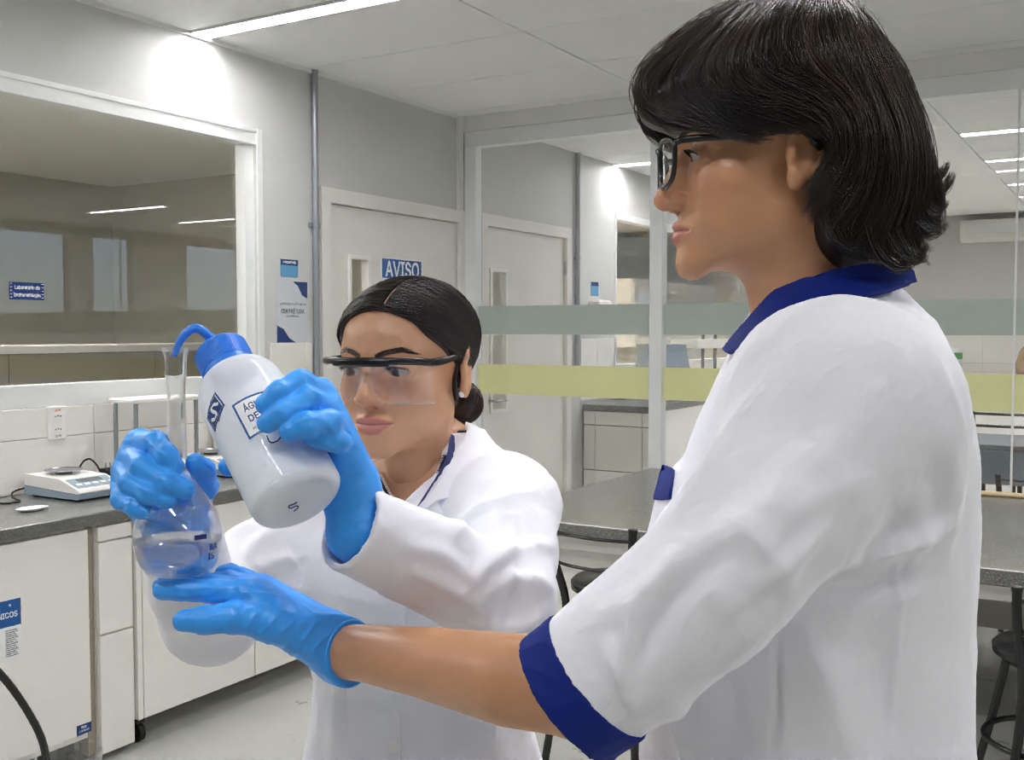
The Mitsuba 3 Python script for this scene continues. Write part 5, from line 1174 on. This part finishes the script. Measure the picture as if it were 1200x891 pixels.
# label: top left corner near px (272, 475)
def uv_of(px, py):
    p = trace(lambda P: (L2(P-B0.astype(np.float32)-((P-B0.astype(np.float32)) @ ax.astype(np.float32))[:, None]*ax.astype(np.float32))-R_), [(px, py)], .7, 1.1)[0]-B0
    return math.atan2(p @ e2, p @ e1), p @ ax
(aL, zT), (aB, zB_) = uv_of(272, 476), uv_of(295, 514)
lw, lh = .056, zT-zB_; 
lk_ = add(wbk+'__label', blab(box(0, lw, 0, lh, 0, .0002), aL, zB_), 'paper_white', label='white label printed in blue')
fr = join(box(0, lw, 0, .0018, 0, .0004), box(0, lw, lh-.0018, lh, 0, .0004), box(0, .0018, 0, lh, 0, .0004), box(lw-.0018, lw, 0, lh, 0, .0004))
add(lk_+'__frame', blab(fr, aL, zB_), 'sign_blue')
def T2(s, h, x, y, w=None):
    m = meshkit.text_mesh(s, h, .0003, True)
    if w: m.apply_scale([w/m.extents[0], 1, 1])
    m.apply_translation([x, y, .0001]); return m
add(lk_+'__lettering', blab(join(T2('ÁGUA', .0068, .007, lh-.0135, .020), T2('DESTILADA', .0068, .007, lh-.0250, .043), T2('H2O', .003, .007, lh-.034)), aL, zB_), 'navy_print')
aD, zD = uv_of(251, 483)
import shapely.geometry as sg
def dia(r): return sg.Polygon([(0, r*1.15), (r, 0), (0, -r*1.15), (-r, 0)])
def _sk(m):
    V = np.asarray(m.vertices).copy(); a, b = V[:, 0]/.0125, V[:, 1]/.0144; V[:, 0] = a*.0135+b*.0110; V[:, 1] = -a*.0042+b*.0135; return trimesh.Trimesh(V, m.faces, process=False)
def flat(pg, t): return trimesh.creation.extrude_polygon(pg, t, engine='earcut')
zg = sg.LineString([(.0042, .0040), (-.001, .0058), (-.0042, .0035), (-.0015, .0008), (.002, -.001), (.0042, -.0035), (.001, -.0058), (-.0042, -.0040)]).buffer(.0012)
dk_ = add(wbk+'__emblem', blab(_sk(fine(flat(dia(.0125).difference(dia(.0112)), .0003), .003)), aD, zD), 'navy_print', label='navy diamond emblem')
add(dk_+'__symbol', blab(_sk(fine(flat(dia(.0100).difference(zg), .0003), .003)), aD, zD), 'navy_print')
add(dk_+'__lettering', blab(moved(T2('laboratório', .0022, -.006, -.0105), trimesh.transformations.rotation_matrix(.55, [0, 0, 1])), aD, zD), 'navy_print')
pc = spline(np.array([(0.004, .010), (.0005, .009), (-.003, .010), (-.0035, .006), (.002, .004), (.003, .001), (-.002, -.002)]), 24)*1.0
base_pt = B0-ax*.0; 
add(wbk+'__pen_mark', tube([base_pt-ax*.0006+e2*(p[0]-.006)+e1*(p[1]*1.0-.004) for p in pc], .0006, n=40, k=6), 'lanyard_blue', smooth=True)
pm = [uv_of(*q) for q in ((313, 511), (318, 519), (325, 517), (330, 511))]
add(wbk+'__pen_mark', tube([B0+ax*z+(R_+.0004)*(math.cos(a)*e1+math.sin(a)*e2) for a, z in pm], .0006, n=24, k=6), 'ink_dark', smooth=True)

# ---------------------------------------------------------------- gloves
def glove(key, fn, pts, h, amp, seed, lab=None, cut=None, along=None, creases=()):
    m = nets(fn, *bounds(pts, .035), h)
    m = relax(m, 2); m = wrinkle(m, amp*.16, 190, seed, along); m = wrinkle(m, amp*.22, 75, seed+3, along)
    m = folds(m, fn, creases, .7, 1.2, .0, seed)
    return add(key, m, 'nitrile', True, label=lab)
def cr(sc, ox, oy, *ls):
    "glove creases, given in a magnified view of the photo: magnification, corner, then polylines with height and width in millimetres"
    return [([(ox+x/sc, oy+y/sc) for x, y in l[:-2]], l[-2]*.001/1.7, l[-1]*.001) for l in ls]
# tall woman's left hand, palm up under the flask
W = TWR; P_ = lambda *a: at(*a)
im, mm_, rm, pm_ = P_(290, 697, .958), P_(296, 693, .980), P_(304, 691, 1.000), P_(314, 692, 1.018)
thb = P_(318, 728, .952)
palm = [(W, im, .026, .0135), (W, mm_, .025, .014), (W, rm, .025, .0135), (W, pm_, .025, .013), (P_(385, 752, .985), thb, .026, .0175), (thb, im, .016, .012), (thb, rm, .014, .012)]
fing = [([im, P_(248, 693, .955), P_(212, 691, .957), P_(191, 692, .960)], [.0120, .0108, .0098, .0088]),
        ([mm_, P_(252, 689, .978), P_(214, 687, .980), P_(190, 687, .982)], [.0120, .0108, .0098, .0086]),
        ([rm, P_(268, 682, 1.0), P_(238, 684, 1.0), P_(216, 686, 1.0)], [.0115, .0100, .0092, .0084]),
        ([pm_, P_(285, 678, 1.02), P_(270, 672, 1.022), P_(262, 672, 1.022)], [.0105, .0095, .0088, .0080]),
        ([thb, P_(272, 724, .938), P_(240, 727, .932), P_(216, 728, .932)], [.0165, .0135, .0118, .0098])]
cd = (TWR-at(500, 777, .93)); cd /= np.linalg.norm(cd)
ce = at(402, 765, .998)
def hand3(P, f=hand_sdf(palm, fing, .004)):
    d = f(P)
    end = ce-cd*.004
    d = smin(d, chain(P, [W, end-cd*.012], [.0270, .0305]), .012)
    c = -((P-(end-cd*.006).astype(np.float32)) @ cd.astype(np.float32))
    return np.maximum(d, c)
glove(tk_+'__glove', hand3, [W-cd*.03, im, pm_, thb, fing[0][0][-1], fing[4][0][-1]], .0019, .0021, 21, 'blue nitrile glove, palm up', along=cd, creases=cr(2.97, 100, 560,
    ((500, 510), (530, 460), (545, 420), 1.3, 2.2), ((540, 545), (590, 480), (620, 430), 1.4, 2.4), ((585, 570), (650, 500), (690, 460), 1.3, 2.2), ((620, 590), (690, 530), (740, 490), 1.4, 2.4), ((650, 620), (700, 590), (770, 570), -1.2, 2.2), ((700, 640), (760, 560), (800, 500), 1.4, 2.6),
    ((480, 440), (420, 470), (340, 480), -1.2, 2.4), ((490, 400), (420, 420), (350, 430), -1.3, 2.2), ((600, 400), (700, 420), (800, 470), 1.3, 2.6), ((560, 390), (660, 400), (760, 440), -1.0, 2.2), ((780, 610), (830, 560), (890, 520), 1.2, 2.4), ((330, 500), (360, 485), (380, 465), 1.0, 2.0)))
tg_ = np.linspace(0, 2*np.pi, 41); u_ = np.cross(cd, [0, 0, 1.0]); u_ /= np.linalg.norm(u_); v_ = np.cross(cd, u_)
add(tk_+'__glove__rolled_edge', tube([ce-cd*.010+.0303*(math.cos(a)*u_+math.sin(a)*v_) for a in tg_], .0016, n=41, k=8, smoothpath=False, cap=False), 'nitrile', smooth=True)
# young woman's right hand on the flask neck
W1 = P_(207, 634, 1.056)
i1, m1, r1, p1 = P_(164, 519, 1.006), P_(153, 534, 1.004), P_(145, 551, 1.002), P_(143, 569, 1.002)
tb1 = P_(228, 588, 1.030)
palm = [(W1, i1, .021, .0115), (W1, m1, .021, .0115), (W1, r1, .021, .0110), (W1, p1, .021, .0105), (W1, tb1, .020, .0150), (tb1, i1, .0130, .0110)]
fing = [([i1, P_(182, 519, .968), P_(196, 535, .950), P_(205, 547, .948)], [.0112, .0106, .0098, .0084]),
        ([m1, P_(168, 548, .956), P_(197, 566, .940), P_(218, 574, .941)], [.0112, .0108, .0100, .0086]),
        ([r1, P_(153, 566, .958), P_(176, 579, .941), P_(197, 586, .942)], [.0108, .0102, .0094, .0082]),
        ([p1, P_(143, 585, .966), P_(160, 595, .950), P_(177, 602, .948)], [.0100, .0094, .0086, .0076]),
        ([tb1, P_(240, 570, 1.012), P_(238, 552, .990), P_(229, 543, .972)], [.0150, .0125, .0110, .0092])]
def hand1(P, f=hand_sdf(palm, fing, .0022)):
    d = smin(f(P), cone(P, W1, YSR[-2], .0225, .028), .012)
    return np.maximum(d, cone(P, fc-[0, 0, .0], fc+np.array([0, 0, .2]), .0, .0)*-1+.0094) if False else d
glove(yk+'__glove', hand1, [W1, YSR[-2], i1, p1, tb1, fing[1][0][-1], fing[0][0][-1]], .0019, .0019, 33, 'blue nitrile glove gripping the flask neck', creases=cr(3.195, 102, 421,
    ((215, 300), (225, 340), (215, 380), -1.4, 2.4), ((240, 310), (270, 340), (330, 380), 1.2, 2.4), ((185, 390), (240, 430), (320, 470), 1.1, 2.2), ((150, 350), (170, 380), (160, 420), 1.2, 2.2), ((140, 440), (190, 470), (240, 500), 1.1, 2.2), ((120, 400), (135, 450), (125, 500), -1.1, 2.2), ((380, 390), (400, 420), (395, 450), 1.2, 2.2), ((300, 330), (320, 350), (345, 360), -.9, 1.8), ((250, 440), (270, 430), (290, 425), -.9, 1.8)))
# young woman's left hand round the bottle
W2 = P_(410, 568, .955)
i2, m2, r2, p2 = P_(374, 461, .930), P_(385, 477, .927), P_(394, 498, .927), P_(400, 520, .930)
tb2 = P_(386, 545, .988)
palm = [(W2, i2, .0215, .0120), (W2, m2, .0215, .0120), (W2, r2, .0215, .0115), (W2, p2, .0215, .0110), (W2, tb2, .020, .0150), (tb2, i2, .0130, .0115)]
fing = [([i2, P_(352, 448, .888), P_(327, 461, .872), P_(311, 474, .870)], [.0115, .0106, .0096, .0084]),
        ([m2, P_(362, 469, .878), P_(331, 485, .862), P_(313, 496, .862)], [.0115, .0108, .0098, .0084]),
        ([r2, P_(385, 495, .876), P_(360, 498, .860), P_(340, 506, .859)], [.0112, .0108, .0102, .0088]),
        ([p2, P_(397, 518, .888), P_(380, 515, .876), P_(366, 512, .876)], [.0100, .0092, .0086, .0076]),
        ([tb2, P_(350, 546, 1.010), P_(300, 548, 1.000), P_(268, 547, .985)], [.0150, .0125, .0110, .0092])]
def hand2(P, f=hand_sdf(palm, fing, .0022)):
    return smin(f(P), cone(P, W2, YSL[-2]*.75+YSL[-1]*.25, .0225, .0300), .012)
glove(yk+'__glove', hand2, [W2, YSL[-2], i2, p2, tb2, fing[4][0][-1], fing[0][0][-1], fing[3][0][-1]], .0019, .0019, 45, 'blue nitrile glove holding the wash bottle', creases=cr(3.195, 292, 341,
    ((100, 330), (130, 360), (150, 400), 1.1, 2.0), ((200, 330), (230, 370), (300, 400), 1.3, 2.4), ((150, 430), (200, 440), (240, 430), 1.1, 2.0), ((250, 380), (290, 420), (340, 440), 1.3, 2.4), ((270, 480), (310, 520), (330, 570), 1.4, 2.6), ((330, 450), (370, 520), (400, 580), 1.3, 2.6), ((180, 510), (230, 490), (280, 500), -1.0, 2.0), ((300, 600), (360, 640), (440, 640), 1.3, 2.4), ((290, 660), (350, 690), (450, 690), -1.3, 2.4), ((280, 720), (360, 740), (450, 720), 1.3, 2.4), ((300, 560), (350, 590), (420, 600), -1.2, 2.4)))
